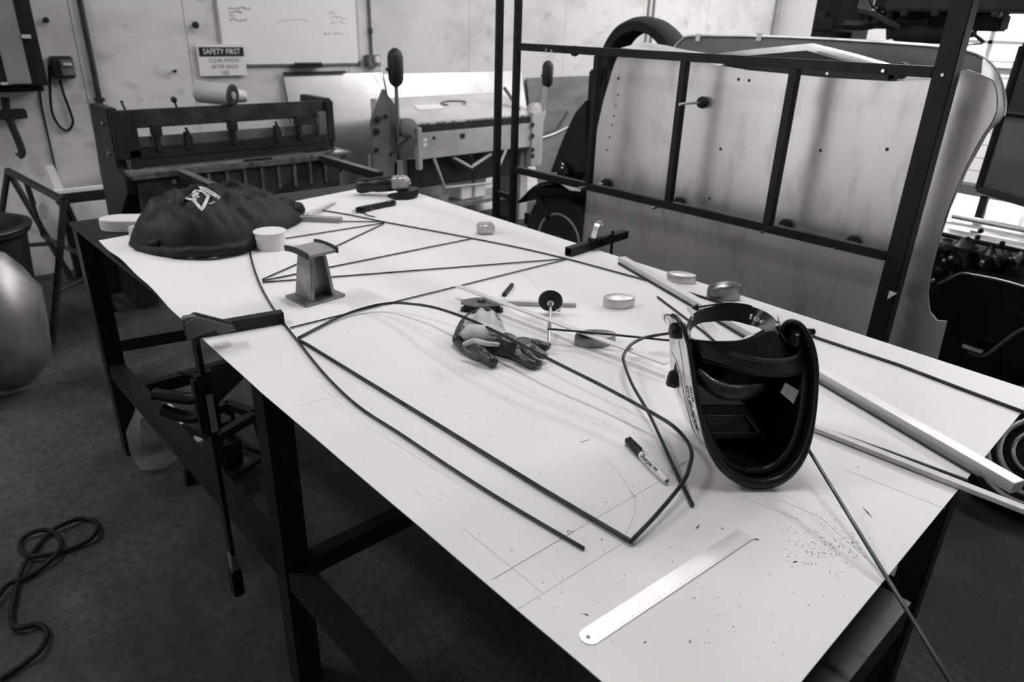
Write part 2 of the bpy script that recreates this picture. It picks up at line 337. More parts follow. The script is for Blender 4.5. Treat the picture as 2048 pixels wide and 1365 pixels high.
# whiteboard
a = onwall(446, 131); b = onwall(719, 129); W = b.x - a.x; zb0 = a.z
t = thing('whiteboard', 'large whiteboard with faint handwriting on the back wall', 'whiteboard', ((a.x + b.x) / 2, WY, zb0))
MB().span((a.x, WY - .012, zb0), (b.x, WY, zb0 + 1.2)).build('board', 'white_bright', t)
fr = [((a.x - .008, zb0), (a.x + .008, zb0 + 1.2), 'mid_grey'), ((b.x - .008, zb0), (b.x + .004, zb0 + 1.2), 'machine_grey_top'), ((a.x, zb0 - .008), (b.x, zb0 + .006), 'machine_dark'), ((a.x, zb0 + 1.19), (b.x, zb0 + 1.205), 'machine_dark')]
for p, q, m in fr: MB().span((p[0], WY - .018, p[1]), (q[0], WY, q[1])).build('frame_rail', m, t)
MB().box((b.x - .005, WY - .015, zb0 + .004), (.03, .03, .035)).build('corner_cap', 'machine_dark', t, bevel=.006)
q = onwall(608, 134); tray = MB().box((q.x, WY - .05, zb0 - .012), (.24, .075, .014)).build('pen_tray', 'black_plastic', t, bevel=.004)
for dx, l in ((-.03, .13), (.06, .12)):
    MB().cyl((q.x + dx - l / 2, WY - .045, zb0 + .006), (q.x + dx + l / 2, WY - .05, zb0 + .006), .010, n=10).build('marker', 'black_plastic', tray, smooth=True)
def scribble(px, py, n, w_, ink):  # illegible handwriting: short joined strokes
    q = onwall(px, py, .0125); pts = []; st = w_ / n
    for k in range(n * 3): pts.append((q.x + st * k / 3, WY - .0128, q.z + random.uniform(-.011, .011)))
    MB().tube(pts, .0018, 4).build('handwriting', ink, t)
for px, py, n, w_, ink in [(456, 15, 10, .16, 'mid_grey'), (457, 24, 4, .05, 'mid_grey'), (468, 23, 5, .06, 'mid_grey'), (457, 32, 3, .05, 'mid_grey'), (457, 39, 9, .14, 'mid_grey'), (658, 25, 4, .07, 'grey_label'), (660, 34, 9, .15, 'grey_label'), (660, 45, 3, .06, 'grey_label'), (679, 44, 3, .05, 'grey_label'), (647, 67, 4, .07, 'grey_label'), (665, 67, 6, .10, 'grey_label')]: scribble(px, py, n, w_, ink)
MB().tube(smoothpts([onwall(x, y, .0126) for x, y in [(551, 50), (560, 43), (585, 39), (605, 39), (618, 43)]]), .0018, 4).build('handwriting', 'grey_label', t)
# conduit with socket right of the whiteboard
a = onwall(739, 60)
t = thing('socket_outlet', 'metal wall socket fed by a thin vertical conduit beside the whiteboard', 'socket', (a.x, WY, onwall(740, 132).z))
q = onwall(741, 121)
MB().cyl((a.x, WY - .014, q.z), (a.x, WY - .014, CEIL), .011, n=10).build('conduit', 'old_paint_lit', t, smooth=True)
zj = onwall(739, 62).z; MB().cyl((a.x, WY - .014, zj - .02), (a.x, WY - .014, zj + .02), .018, n=10).build('coupling', 'old_paint', t, smooth=True)
MB().box((q.x, WY - .03, q.z), (.12, .06, .085)).build('box', 'old_paint_lit', t, bevel=.006)
MB().box((q.x + .02, WY - .068, q.z + .01), (.045, .03, .05)).build('plug', 'white_plain', t, bevel=.006)
MB().tube(smoothpts([(q.x + .02, WY - .08, q.z - .02), (q.x + .04, WY - .07, q.z - .1), (q.x + .06, WY - .07, q.z - .15)]), .003, 6).build('lead', 'grey_label', t, smooth=True)
# conduits far right on back wall
for px, lb in ((1292, 'left of the two thin pipes on the wall behind the black arch'), (1302, 'right of the two thin pipes on the wall behind the black arch')):
    a = onwall(px, 60); tag(MB().cyl((a.x, WY - .015, 0.9), (a.x, WY - .015, CEIL), .012, n=10).build('wall_pipe', 'mid_grey', smooth=True), lb, 'pipe')
a = onwall(1567, 40, .03); tag(MB().cyl((min(a.x, WX - .1), WY - .03, 0), (min(a.x, WX - .1), WY - .03, CEIL), .04, n=12).build('downpipe', 'mid_grey', smooth=True), 'pale vertical downpipe in the far right corner', 'pipe')
a = onwall(1631, 5)
# dark sheet board and bright metal sheets leaning on the wall behind the machines
def lean(px0, px1, pyt, name, label, cat, m, zb=0.0, back=.02, foot=.35, ztop=None, th=.003):
    p0 = YP(px0, pyt, WY - back); p1 = YP(px1, pyt, WY - back); zt_ = ztop or p0.z
    mb = MB(); mb.prism([(p0.x, WY - foot, zb), (p1.x, WY - foot, zb), (p1.x, WY - back, zt_), (p0.x, WY - back, zt_)], (0, -th, 0)); return tag(mb.build(name, m), label, cat)
lean(566, 764, 150, 'metal_sheet', 'bright bare metal sheet leaning on wall behind the guillotine', 'metal sheet', 'galv', foot=.30)
lean(768, 1042, 149, 'metal_sheet', 'smooth pale metal sheet leaning on wall behind the folding machine', 'metal sheet', 'galv', foot=.34)
a = YP(566, 148, WY - .03); b = YP(690, 148, WY - .03)
tag(MB().span((a.x, WY - .05, a.z - .004), (b.x, WY - .03, a.z + .012)).build('edge_strip', 'black_matte'), 'thin black edging strip resting along the top of the bright sheet', 'strip')
lean(1052, 1232, 156, 'dark_board', 'dark plywood board leaning on wall right of the folding machine', 'board', 'dark_board', foot=.22, th=.012)

# ================================================================== BENCH AND SHEET
t = thing('steel_bench', 'long black steel workbench carrying the white sheet', 'workbench', (1.05, 1.4, 0))
bx0, bx1, by0, by1 = .50, 1.63, .27, 2.74
MB().span((bx0, by0, TZ - .012), (bx1, by1, TZ)).build('bench_top', 'black_steel', t)
for x, y in ((bx0 + .032, by1 - .045), (bx1 - .03, by1 - .045), (bx0 + .032, 1.30), (bx1 - .03, 1.30), (bx0 + .032, by0 + .03), (bx1 - .03, by0 + .03)):
    MB().box((x, y, (TZ - .012) / 2), (.06, .06, TZ - .012)).build('leg', 'black_steel', t, bevel=.003)
for y in (by0 + .03, by1 - .045): MB().span((bx0 + .062, y - .02, TZ - .075), (bx1 - .06, y + .02, TZ - .0125)).build('end_rail', 'black_steel', t)
for x, xi in ((bx0 + .032, bx0 + .13), (bx1 - .03, bx1 - .03)):
    for ya, yb_ in ((by0 + .06, 1.27), (1.33, by1 - .075)):
        MB().span((xi - .02, ya, TZ - .062), (xi + .02, yb_, TZ - .0125)).build('side_rail', 'black_steel', t)
        MB().span((x - .025, ya, .33), (x + .025, yb_, .385)).build('lower_rail', 'black_steel', t)
for y, z in ((by1 - .045, .215), (1.30, .33)): MB().span((bx0 + .062, y - .02, z), (bx1 - .06, y + .02, z + .05)).build('cross_rail', 'black_steel', t)
# ledge of the near end: an angle iron below the sheet's edge
le = thing('angle_iron', 'grey steel angle iron under the near end of the sheet', 'angle iron', (.75, .22, .82))
MB().span((.42, .165, .838), (.925, .268, .842)).build('top_flange', 'old_paint', le); MB().span((.42, .165, .79), (.925, .169, .8379)).build('front_flange', 'black_steel', le)

# 4 x 8 ft white sheet: slightly bowed, edge lifts at far left, ripple by the clamp
def lerp(tab, u):
    for (a, b), (c, d_) in zip(tab, tab[1:]):
        if u <= c: return b + (d_ - b) * (u - a) / (c - a)
    return tab[-1][1]
def sheet_fn(u, v):
    yf = lerp([(0, 2.43), (.3, 2.51), (.6, 2.58), (.87, 2.635), (1, 2.455)], u); yn = lerp([(0, .183), (1, .206)], u)
    y = yn + (yf - yn) * v
    xl = lerp([(0, .461), (.45, .468), (.6, .478), (1, .512)], v); xr_ = lerp([(0, 1.662), (.3, 1.690), (1, 1.716)], v)
    x = xl + (xr_ - xl) * u
    k = max(0, 1 - u / .22) ** 2
    lift = .012 * k * math.exp(-((y - 2.05) / .28) ** 2) + .003 * k * math.sin(y * 21) * (1 if y > 1.5 else .2)
    return Vector((x, y, SZ + max(0, lift)))
sh = MB().grid(sheet_fn, 60, 120, (0, 0, -.0014)).build('white_sheet', 'sheet', smooth=True)
tag(sh, 'large white drawing sheet covering the workbench top', 'sheet')
def pen(pts, wd=.0008, m='pencil_faint', name='pencil_line'):
    P = [ZP(*p) if len(p) == 2 else Vector(p) for p in pts]; mb = MB(); vs = []; n = len(P)
    for i, p in enumerate(P):
        d_ = (P[min(i + 1, n - 1)] - P[max(i - 1, 0)]).normalized(); s_ = Vector((-d_.y, d_.x, 0)) * wd / 2
        vs += [Vector((p.x + s_.x, p.y + s_.y, SZ + .0003)), Vector((p.x - s_.x, p.y - s_.y, SZ + .0003))]
    mb.add(vs, [(2 * i, 2 * i + 1, 2 * i + 3, 2 * i + 2) for i in range(n - 1)]); return mb.build(name, m, sh)
pen([(985, 1160), (1137, 1070)], .0009, 'pencil'); pen([(1037, 1218), (1090, 1186), (1240, 1090), (1340, 1018)], .0008)
pen([(1140, 1068), (1255, 1000), (1320, 962), (1375, 925)], .0008); pen([(1085, 1186), (1010, 1125), (830, 980)], .0008)
pen(smoothpts([ZP(*p) for p in [(1212, 920), (1240, 950), (1263, 985), (1270, 1000), (1268, 1030), (1255, 1062), (1238, 1085)]]), .0008)
pen([(1260, 985), (1272, 996)], .001, 'pencil'); pen([(1045, 545), (1095, 598), (1140, 645)], .001, 'pencil_faint')
pen([(1338, 945), (1376, 921)], .001, 'pencil'); pen([(1160, 886), (1178, 880)], .0014, 'pencil')
pen([(440, 572), (500, 563)], .0012, 'pencil_faint')
pen([(1560, 1000), (1640, 1035), (1775, 1155)], .0008); pen([(1690, 940), (1890, 1018)], .0007); pen([(1395, 955), (1470, 990), (1600, 1040)], .0007)
pen([(1134, 1062), (1147, 1064), (1138, 1070), (1134, 1062)], .0014, 'pencil'); pen([(960, 995), (700, 830), (640, 770)], .0007); pen([(600, 812), (640, 800), (690, 790)], .0007)
# swarf and grit scattered over the sheet
mb = MB()
def fleck(px, py, l, wd, a, z=.0009):
    p = ZP(px, py); d_ = Vector((math.cos(a), math.sin(a), 0)) * l / 2; s_ = Vector((-math.sin(a), math.cos(a), 0)) * wd / 2; p.z = SZ + .0003
    mb.add([p - d_, p + s_, p + d_, p - s_, p + Vector((0, 0, z))], [(0, 1, 4), (1, 2, 4), (2, 3, 4), (3, 0, 4), (3, 2, 1, 0)])
for k in range(150):
    fleck(random.gauss(1650, 38), random.gauss(1085, 28), random.uniform(.001, .0025), .0012, random.uniform(0, 3))
for k in range(220):
    px, py = random.uniform(600, 1800), random.uniform(700, 1330); p = ZP(px, py)
    if .48 < p.x < 1.6 and p.y > .21: fleck(px, py, random.uniform(.001, .003), .0013, random.uniform(0, 3))
for px, py, l, a in [(1395, 1055, .016, .2), (1735, 1026, .03, .95), (1513, 1080, .01, 2.2), (1173, 1231, .009, 1.9), (1380, 1284, .006, .6), (1290, 1286, .005, 0), (1705, 1086, .008, .3), (1445, 1058, .005, .1), (1203, 1080, .006, .8), (1590, 1125, .009, -.5)]: fleck(px, py, l, .0022, a, .0016)
sw = mb.build('metal_swarf', 'swarf', sh); sw['kind'] = 'stuff'

# ================================================================== RODS LYING ON THE SHEET
RZ = SZ + .0035
def R_(pts, z=RZ): return [ZP(p[0], p[1], (p[2] if len(p) > 2 else z)) for p in pts]
t = thing('steel_truss', 'welded truss of thin black steel rods lying on the sheet', 'truss', ZP(760, 560))
def rod(pts, r, par, name='rod', sm=True, m='rod', z=RZ):
    P = R_(pts, z); return MB().tube(smoothpts(P, 6) if sm and len(P) > 2 else P, r, 8).build(name, m, par, smooth=True)
rod([(498, 488), (503, 520), (518, 565), (540, 607), (566, 645), (595, 682), (650, 750), (715, 812), (800, 868), (900, 935), (1010, 1005), (1168, 1098)], .0028, t)
rod([(645, 421), (700, 430), (768, 444), (850, 459), (940, 476), (1035, 495), (1130, 517), (1220, 541), (1335, 572)], .0025, t, z=RZ)
rod([(500, 488), (630, 468), (768, 446)], .0021, t, sm=False); rod([(682, 443), (768, 444)], .0020, t, sm=False); rod([(525, 559), (640, 508), (768, 447)], .0022, t, sm=False)
rod([(525, 562), (945, 477)], .0022, t, sm=False); rod([(525, 565), (1130, 518)], .0022, t, sm=False); rod([(580, 656), (1132, 519)], .0020, t, sm=False)
t = thing('rod_loop', 'long teardrop loop of bent steel rod lying over the glove', 'rod loop', ZP(900, 800))
L0 = [(597, 681, .9055), (612, 688, .905), (900, 865, .905), (1090, 982, .906), (1262, 1084, .907)]
MB().tube(R_(L0), .0036, 8).build('straight_rod', 'rod', t, smooth=True)
L1 = [(1262, 1084, .908), (1315, 1028, .917), (1366, 965, .925), (1380, 930, .93), (1383, 905, .933), (1372, 880, .935), (1345, 852, .937), (1300, 824, .940), (1200, 770, .947), (1100, 720, .955), (1000, 668, .958), (930, 636, .955), (870, 616, .945), (820, 608, .935), (780, 607, .925), (735, 615, .915), (680, 634, .908), (597, 676, .9055)]
MB().tube(smoothpts(R_(L1), 8), .0034, 8).build('curved_rod', 'rod', t, smooth=True)
t = thing('hooked_rod', 'steel rod with hooked end standing left of the helmet', 'rod', ZP(1300, 830))
MB().tube(smoothpts(R_([(1338, 667, .942), (1300, 673, .942), (1283, 678, .942), (1262, 690, .940), (1248, 710, .938), (1249, 728, .936), (1265, 770, .930), (1302, 835, .920), (1345, 930, .911), (1385, 1011, .9055)]), 8), .0034, 8).build('rod', 'rod', t, smooth=True)
tag(MB().tube(R_([(1095, 658, .936), (1200, 667, .936), (1345, 682, .936)]), .0028, 8).build('short_rod', 'rod', smooth=True), 'short straight steel rod between the glove and the helmet', 'rod')
tag(MB().tube(R_([(1315, 594), (1405, 662), (1440, 692)]), .0026, 8).build('thin_rod', 'rod', smooth=True), 'thin dark rod pointing at the helmet headband', 'rod')
tag(MB().tube(R_([(1345, 576), (1500, 624), (1640, 678), (1800, 731), (1920, 777), (2046, 824)]), .0036, 8).build('edge_rod', 'rod', smooth=True), 'long dark rod along the far right edge of the sheet', 'rod')
tag(MB().tube(R_([(1632, 853), (1780, 905), (1935, 962)]), .0032, 8).build('under_rod', 'rod', smooth=True), 'dark rod lying beside the thin pale strip right of helmet', 'rod')
pa = ZP(1613, 893, .955); pb = ZP(1776, 1160, SZ + .005); pc = pb + (pb - pa) * .9
pc = ZP(1905, 1372, .875)
tag(MB().tube([pa, pb, pc], .0029, 8).build('overhanging_rod', 'rod', smooth=True), 'long steel rod hanging over the near end of the sheet', 'rod')
# aluminium bars
def flatbar(pts, wd, ht, name, label, m, z=None, cat='bar'):
    P = R_(pts); mb = MB(); mb.bar(P[0], P[1], wd, ht); return tag(mb.build(name, m, bevel=.0008), label, cat)
flatbar([(1243, 520, SZ + .010), (2036, 975, SZ + .010)], .026, .020, 'aluminium_box_bar', 'long aluminium box section passing behind the helmet', 'alu_bar')
tag(MB().tube(R_([(1237, 527), (1392, 617), (1640, 766), (1960, 955)]), .0028, 8).build('alongside_rod', 'rod', smooth=True), 'dark rod lying tight along the aluminium box bar', 'rod')
flatbar([(1500, 805, SZ + .006), (2140, 1056, SZ + .006)], .016, .008, 'pale_strip', 'thin pale strip overhanging the sheet right of the helmet', 'light_wood', cat='strip')
flatbar([(1385, 615, SZ + .003), (1475, 722, SZ + .003)], .032, .004, 'flat_strip', 'short flat metal strip seen through the helmet headband', 'alu', cat='strip')
flatbar([(915, 572, .934), (1334, 728, .930)], .018, .003, 'flat_bar', 'thin pale flat bar propped over the clamp behind the glove', 'alu_bar', cat='bar')
flatbar([(985, 604, SZ + .006), (1152, 609, SZ + .006)], .016, .010, 'wood_strip', 'short wooden strip behind the rubber disc foot', 'light_wood', cat='strip')
flatbar([(590, 436, SZ + .009), (683, 440, SZ + .009)], .030, .016, 'grey_bar', 'grey square bar protruding from the jacket sleeve', 'mid_grey', cat='bar')
flatbar([(612, 428, SZ + .024), (668, 404, SZ + .005)], .022, .003, 'tilted_strip', 'pale flat strip leaning on the grey bar beside the jacket', 'light_wood', cat='strip')
tag(MB().tube(R_([(1008, 590, SZ + .006), (1024, 570, SZ + .006)]), .006, 8).build('punch', 'black_steel', smooth=True), 'short dark steel punch lying behind the flat bar', 'punch')
# steel ruler
a = ZP(1165, 1284); b = ZP(1491, 1070); d = (b - a).normalized(); s = Vector((-d.y, d.x, 0)); L = (b - a).length
pl = [a + d * (L * 1.0) + s * .0128, a + d * L - s * .0128]
arc = [a + d * (.012 - .0125 * math.cos(k)) + s * (-.0128 * math.sin(k)) for k in [math.pi / 2 - i * math.pi / 12 for i in range(13)]]
mb = MB(); mb.prism([Vector((p.x, p.y, SZ + .0004)) for p in pl + arc], (0, 0, .0010))
ru = tag(mb.build('steel_ruler', 'ruler'), 'steel ruler with rounded end on the near part of the sheet', 'ruler')
MB().cyl((a + d * .009) + Vector((0, 0, .0012)), (a + d * .009) + Vector((0, 0, .0018)), .0027, n=14).build('hang_hole', 'mid_grey', ru)
mb = MB()
for k in range(0, 300, 5):
    p = a + d * (.016 + k * .001); l = .006 if k % 10 == 0 else .004
    q = p - s * (.0128 - l / 2); mb.bar((q.x - s.x * l / 2, q.y - s.y * l / 2, SZ + .0015), (q.x + s.x * l / 2, q.y + s.y * l / 2, SZ + .0015), .0003, .0003)
sc = mb.build('graduations', 'galv', ru); sc['kind'] = 'stuff'
# marker pen
a = ZP(1254, 880, SZ + .007); b = ZP(1334, 963, SZ + .007); d = (b - a).normalized()
t = thing('marker_pen', 'white marker pen with black cap in front of the helmet', 'marker', (a.x, a.y, SZ))
L = (b - a).length
cap = MB().lathe([(.0045, 0), (.0062, .003), (.0066, .008), (.0072, .046), (.0070, .048)], a, d, 20).build('cap', 'black_plastic', t, smooth=True)
u_ = d.cross(Vector((0, 0, 1))).normalized()
MB().bar(a + d * .004 + Vector((0, 0, .0075)) - u_ * .002, a + d * .044 + Vector((0, 0, .0085)) - u_ * .002, .004, .0022).build('clip', 'black_plastic', cap, bevel=.0006)
brl = MB().lathe([(.0060, .0482), (.0064, .052), (.0064, L - .03), (.0055, L - .008), (.0038, L - .001), (.002, L)], a, d, 20).build('barrel', 'white_plain', t, smooth=True)
def pen_text(s_, size, along, lift=.0066):
    o = a + d * along; nrm = (CAM - o); nrm = (nrm - d * nrm.dot(d)).normalized()
    return text_mb(s_, size, basis(o + nrm * lift, d, nrm.cross(d)), .0003).build('lettering', 'black_plastic', brl)
pen_text('Sharpie', .0115, .072); pen_text('FINE', .006, .098)
MB().lathe([(.0040, L - .0045), (.0022, L + .0012)], a, d, 14).build('end_plug', 'black_plastic', t)

# ================================================================== CLAMPED TUBES
def square_tube(p0, p1, wd, wall, name, label):
    p0 = Vector(p0); p1 = Vector(p1); d = (p1 - p0).normalized(); sd = d.cross(Vector((0, 0, 1))).normalized(); up = Vector((0, 0, 1)); up = (up - d * up.dot(d)).normalized()
    mb = MB(); ring = []
    for p in (p0, p1):
        for h in (wd / 2, wd / 2 - wall): ring += [p + sd * (a * h) + up * (b * h) for a, b in ((-1, -1), (1, -1), (1, 1), (-1, 1))]
    fs = []
    for k in range(4):
        j = (k + 1) % 4
        fs += [(k, j, 8 + j, 8 + k), (4 + k, 12 + k, 12 + j, 4 + j), (k, 4 + k, 4 + j, j), (8 + k, 8 + j, 12 + j, 12 + k)]
    mb.add(ring, fs); return tag(mb.build(name, 'black_steel', bevel=.001), label, 'tube')
tl0 = ZP(242, 690, SZ + .013); tl1 = ZP(566, 634, SZ + .013); tl0.z = tl1.z = SZ + .0145
square_tube(tl0, tl1, .026, .003, 'square_tube', 'black square tube clamped across the left edge of the sheet')
tr0 = ZP(1136, 504, SZ + .0145); tr1 = ZP(1251, 468, SZ + .0145)
square_tube(tr0, tr1, .026, .003, 'square_tube', 'black square tube clamped at the far right edge of the sheet')
# quick-grip bar clamp on left edge
q = ZP(410, 668, SZ + .03); cxx = .452; cyy = q.y - .002
cl0 = ZP(404, 655, SZ + .05)
t = thing('bar_clamp', 'long black bar clamp gripping the tube at the left edge', 'clamp', (.44, 1.46, .25))
dt = (tl1 - tl0).normalized(); sdn = dt.cross(Vector((0, 0, 1)))
B = Vector((.447, 1.455, 0))
bar = MB().box((B.x, B.y, (.27 + SZ + .06) / 2), (.010, .026, SZ + .06 - .27)).build('bar', 'black_steel', t, bevel=.001)
jaw = MB()
zt = SZ + .0285
for s_ in (-1, 1):  # forked upper jaw: two cheeks sloping to the pad
    o = sdn * (.012 * s_); P = Vector((B.x, B.y, 0)) + o
    jaw.prism([P + dt * -.018 + Vector((0, 0, zt + .002)), P + dt * -.018 + Vector((0, 0, zt + .040)), P + dt * .008 + Vector((0, 0, zt + .052)), P + dt * .076 + Vector((0, 0, zt + .018)), P + dt * .082 + Vector((0, 0, zt + .006)), P + dt * .045 + Vector((0, 0, zt + .002)), P + dt * .04 + Vector((0, 0, zt + .014)), P + dt * .016 + Vector((0, 0, zt + .010))], sdn * (.005 * s_))
jw = jaw.build('fixed_jaw', 'machine_dark', t, bevel=.0015)
P = B + dt * -.005; MB().box((P.x, P.y, zt + .044), (.028, .024, .012), Matrix((dt, Vector((0, 0, 1)).cross(dt), Vector((0, 0, 1)))).transposed()).build('jaw_cap', 'old_paint_lit', t, bevel=.003)
P = B + dt * .062; MB().box((P.x, P.y, zt + .005), (.034, .022, .010), Matrix((dt, Vector((0, 0, 1)).cross(dt), Vector((0, 0, 1)))).transposed()).build('jaw_pad', 'rubber', t, bevel=.002)
# sliding grip below the bench top
zc = .80
MB().box((B.x, B.y, zc - .03), (.045, .036, .15)).build('grip_body', 'black_plastic', t, bevel=.008)
MB().box((B.x + .002, B.y - .021, zc - .045), (.020, .006, .10)).build('grip_badge', 'mid_grey', t, bevel=.003)
wv = (RR * -1 + Vector((0, 0, 0))); wv.z = 0; wv.normalize()
def lever(pts, w_, name): # bent handle, thickness w_
    return MB().tube(smoothpts([B + wv * a + Vector((0, 0, z)) for a, z in pts], 5), [w_ * k for k in [1] * 100][:((len(pts) - 1) * 5 + 1)], 10).build(name, 'black_plastic', t, smooth=True)
lever([(.0, zc - .012), (.04, zc - .018), (.085, zc - .012), (.112, zc - .008)], .014, 'handle')
lever([(.0, zc - .055), (.04, zc - .066), (.075, zc - .058), (.10, zc - .047)], .014, 'trigger')
lever([(.0, zc + .04), (.025, zc + .042), (.05, zc + .047)], .004, 'release_lever')
jaw = MB(); dj = -wv
jaw.prism([B + dj * a + Vector((0, 0, z)) + sdn * .01 for a, z in ((0, .845), (.02, .855), (.085, .868), (.09, .84), (.02, .77), (0, .75))], sdn * -.02); jaw.build('sliding_jaw', 'black_plastic', t, bevel=.002)
P = B + dj * .085; MB().lathe([(.016, 0), (.016, .012)], (P.x, P.y, .864), (0, 0, 1), 16).build('jaw_pad', 'rubber', t)
MB().box((B.x, B.y, .33), (.014, .028, .05)).build('end_stop', 'galv', t, bevel=.002)
MB().box((B.x, B.y, .265), (.026, .034, .08)).build('end_grip', 'black_plastic', t, bevel=.004)
# clamp on the right tube
P0 = ZP(1190, 490, SZ + .0145); dtr = (tr1 - tr0).normalized(); sdr = dtr.cross(Vector((0, 0, 1)))
t = thing('bar_clamp', 'small dark clamp gripping the tube at the far right edge', 'clamp', (P0.x, P0.y, SZ))
E3 = Matrix((dtr, Vector((0, 0, 1)).cross(dtr), Vector((0, 0, 1)))).transposed()
MB().box(P0 + Vector((0, 0, .020)), (.05, .030, .012), E3).build('jaw_pad', 'black_plastic', t, bevel=.003)
cc = P0 + dtr * .062
MB().box(cc + sdr * .022 + Vector((0, 0, -.06)), (.008, .006, .2), E3).build('bar', 'black_steel', t)
MB().prism([P0 + dtr * a + Vector((0, 0, z)) + sdr * .019 for a, z in ((-.02, .024), (.05, .03), (.07, .015), (.07, .0), (.03, .0), (.02, .014))], sdr * .006).build('fixed_jaw', 'black_steel', t, bevel=.001)
hp = smoothpts([P0 + dtr * a + Vector((0, 0, z)) for a, z in ((-.012, .026), (-.004, .05), (.004, .066), (.014, .074), (.024, .07), (.026, .058))], 6)
mb = MB(); n = len(hp)
vs = []
for p in hp: vs += [p + sdr * .010, p - sdr * .010]
mb.add(vs + [v + (dtr * .004) for v in vs], [(2 * i, 2 * i + 1, 2 * i + 3, 2 * i + 2) for i in range(n - 1)] + [(2 * n + 2 * i, 2 * n + 2 * i + 2, 2 * n + 2 * i + 3, 2 * n + 2 * i + 1) for i in range(n - 1)] + [(2 * i, 2 * i + 2, 2 * n + 2 * i + 2, 2 * n + 2 * i) for i in range(n - 1)] + [(2 * i + 1, 2 * n + 2 * i + 1, 2 * n + 2 * i + 3, 2 * i + 3) for i in range(n - 1)])
mb.build('spring_lever', 'galv', t, smooth=True)

# ================================================================== BLOCKS, TAPE, STUB ANVIL
def dolly(px, py, label, L, Wd, H, ang, dome, m='dolly_steel', tilt=0., edge=.0):
    c = ZP(px, py); ca, sa = math.cos(ang), math.sin(ang); N = 24; mb = MB(); vs = []
    def rim(k): # pointed lens outline
        a = 2 * math.pi * k / N; x = math.cos(a); y = math.sin(a); return L / 2 * x, Wd / 2 * math.copysign(abs(y) ** 1.25, y) * (1 - .12 * x)
    rings = [(1.0, .0), (1.02, H * .5), (1.0, H * .86), (.985, H * .93)]
    for sc_, z in rings:
        for k in range(N):
            x, y = rim(k); vs.append(Vector((x * sc_, y * sc_, z + (tilt * x if z > H * .6 else 0))))
    M_ = 5
    for j in range(1, M_):
        f = 1 - j / M_
        for k in range(N):
            x, y = rim(k); vs.append(Vector((x * f, y * f, H * .93 + dome * (1 - f * f) + tilt * x * f)))
    vs.append(Vector((0, 0, H * .93 + dome)))
    R = len(rings) + M_ - 1; fs = [tuple(range(N))[::-1]]
    for i in range(R - 1): fs += [(i * N + k, i * N + (k + 1) % N, (i + 1) * N + (k + 1) % N, (i + 1) * N + k) for k in range(N)]
    fs += [((R - 1) * N + k, (R - 1) * N + (k + 1) % N, R * N) for k in range(N)]
    mb.add([Vector((c.x + v.x * ca - v.y * sa, c.y + v.x * sa + v.y * ca, SZ + .0003 + v.z)) for v in vs], fs)
    return tag(mb.build('forming_dolly', m, smooth=True), label, 'dolly', 'forming dollies on the sheet')
va = -math.atan2(.66, .74)
dolly(1237, 612, 'lens-shaped polished steel dolly, alone left of the aluminium box bar', .082, .052, .026, va + .1, .006)
dolly(1362, 563, 'pale steel dolly standing just behind the aluminium box bar', .082, .050, .024, va - .35, .004, 'dolly_steel')
dolly(1446, 597, 'tall curved steel dolly behind the helmet at the sheet edge', .088, .050, .038, va - .1, .012, 'worn_steel', tilt=.12)
dolly(1190, 686, 'dark-fronted steel dolly under the flat bar beside the helmet', .100, .056, .023, va + .30, .004, 'worn_steel', tilt=-.03)
# small squared block
c = ZP(971, 467)
tag(MB().box((c.x, c.y, SZ + .0185), (.058, .046, .036), Matrix.Rotation(-.5, 3, 'Z')).build('forming_dolly', 'dolly_steel', bevel=.007, smooth=True, seg=3), 'small rounded steel block near the far right edge of the sheet', 'dolly', 'forming dollies on the sheet')
# masking tape roll / tin
c = ZP(543, 496)
t = thing('tape_roll', 'white roll of tape beside the jacket', 'tape roll', (c.x, c.y, SZ))
MB().lathe([(.044, 0), (.044, .050), (.030, .050), (.030, .046), (.0295, .001)], (c.x, c.y, SZ + .0003), (0, 0, 1), 32).build('roll', 'white_bright', t, smooth=True)
MB().lathe([(.0485, .0), (.0485, .004), (.02, .005)], (c.x, c.y, SZ + .0505), (0, 0, 1), 32).build('lid', 'white_plain', t, smooth=True)
# I-section stub anvil
pA = ZP(570, 596); pB = ZP(611, 616); pC = ZP(692, 594)
e1 = (pB - pA); e2 = (pC - pB); c = pA + (e1 + e2) / 2; u1 = e1.normalized(); u2 = (e2 - u1 * e2.dot(u1)).normalized(); l1 = e1.length; l2 = e2.length
t = thing('rail_anvil', 'short grey I-section steel stub with curved top plate standing on sheet', 'anvil', (c.x, c.y, SZ))
Z_ = Vector((0, 0, 1)); Mx = Matrix((u1, u2, Z_)).transposed()
def lp(a, b, z): return Vector((c.x, c.y, SZ)) + u1 * a + u2 * b + Z_ * z
HH = .122
MB().box(lp(0, 0, .004), (l1, l2, .0075), Mx).build('base_plate', 'worn_steel', t, bevel=.0012)
for s_ in (-1, 1):  # tapered flanges
    b0 = s_ * l2 * .30; b1 = s_ * l2 * .19
    MB().add([lp(-l1 * .40, b0, .008), lp(l1 * .40, b0, .008), lp(l1 * .30, b1, HH), lp(-l1 * .30, b1, HH)] + [lp(-l1 * .40, b0 - s_ * .009, .008), lp(l1 * .40, b0 - s_ * .009, .008), lp(l1 * .30, b1 - s_ * .009, HH), lp(-l1 * .30, b1 - s_ * .009, HH)],
        [(0, 1, 2, 3), (7, 6, 5, 4), (0, 4, 5, 1), (1, 5, 6, 2), (2, 6, 7, 3), (3, 7, 4, 0)]).build('flange', 'worn_steel', t, bevel=.001)
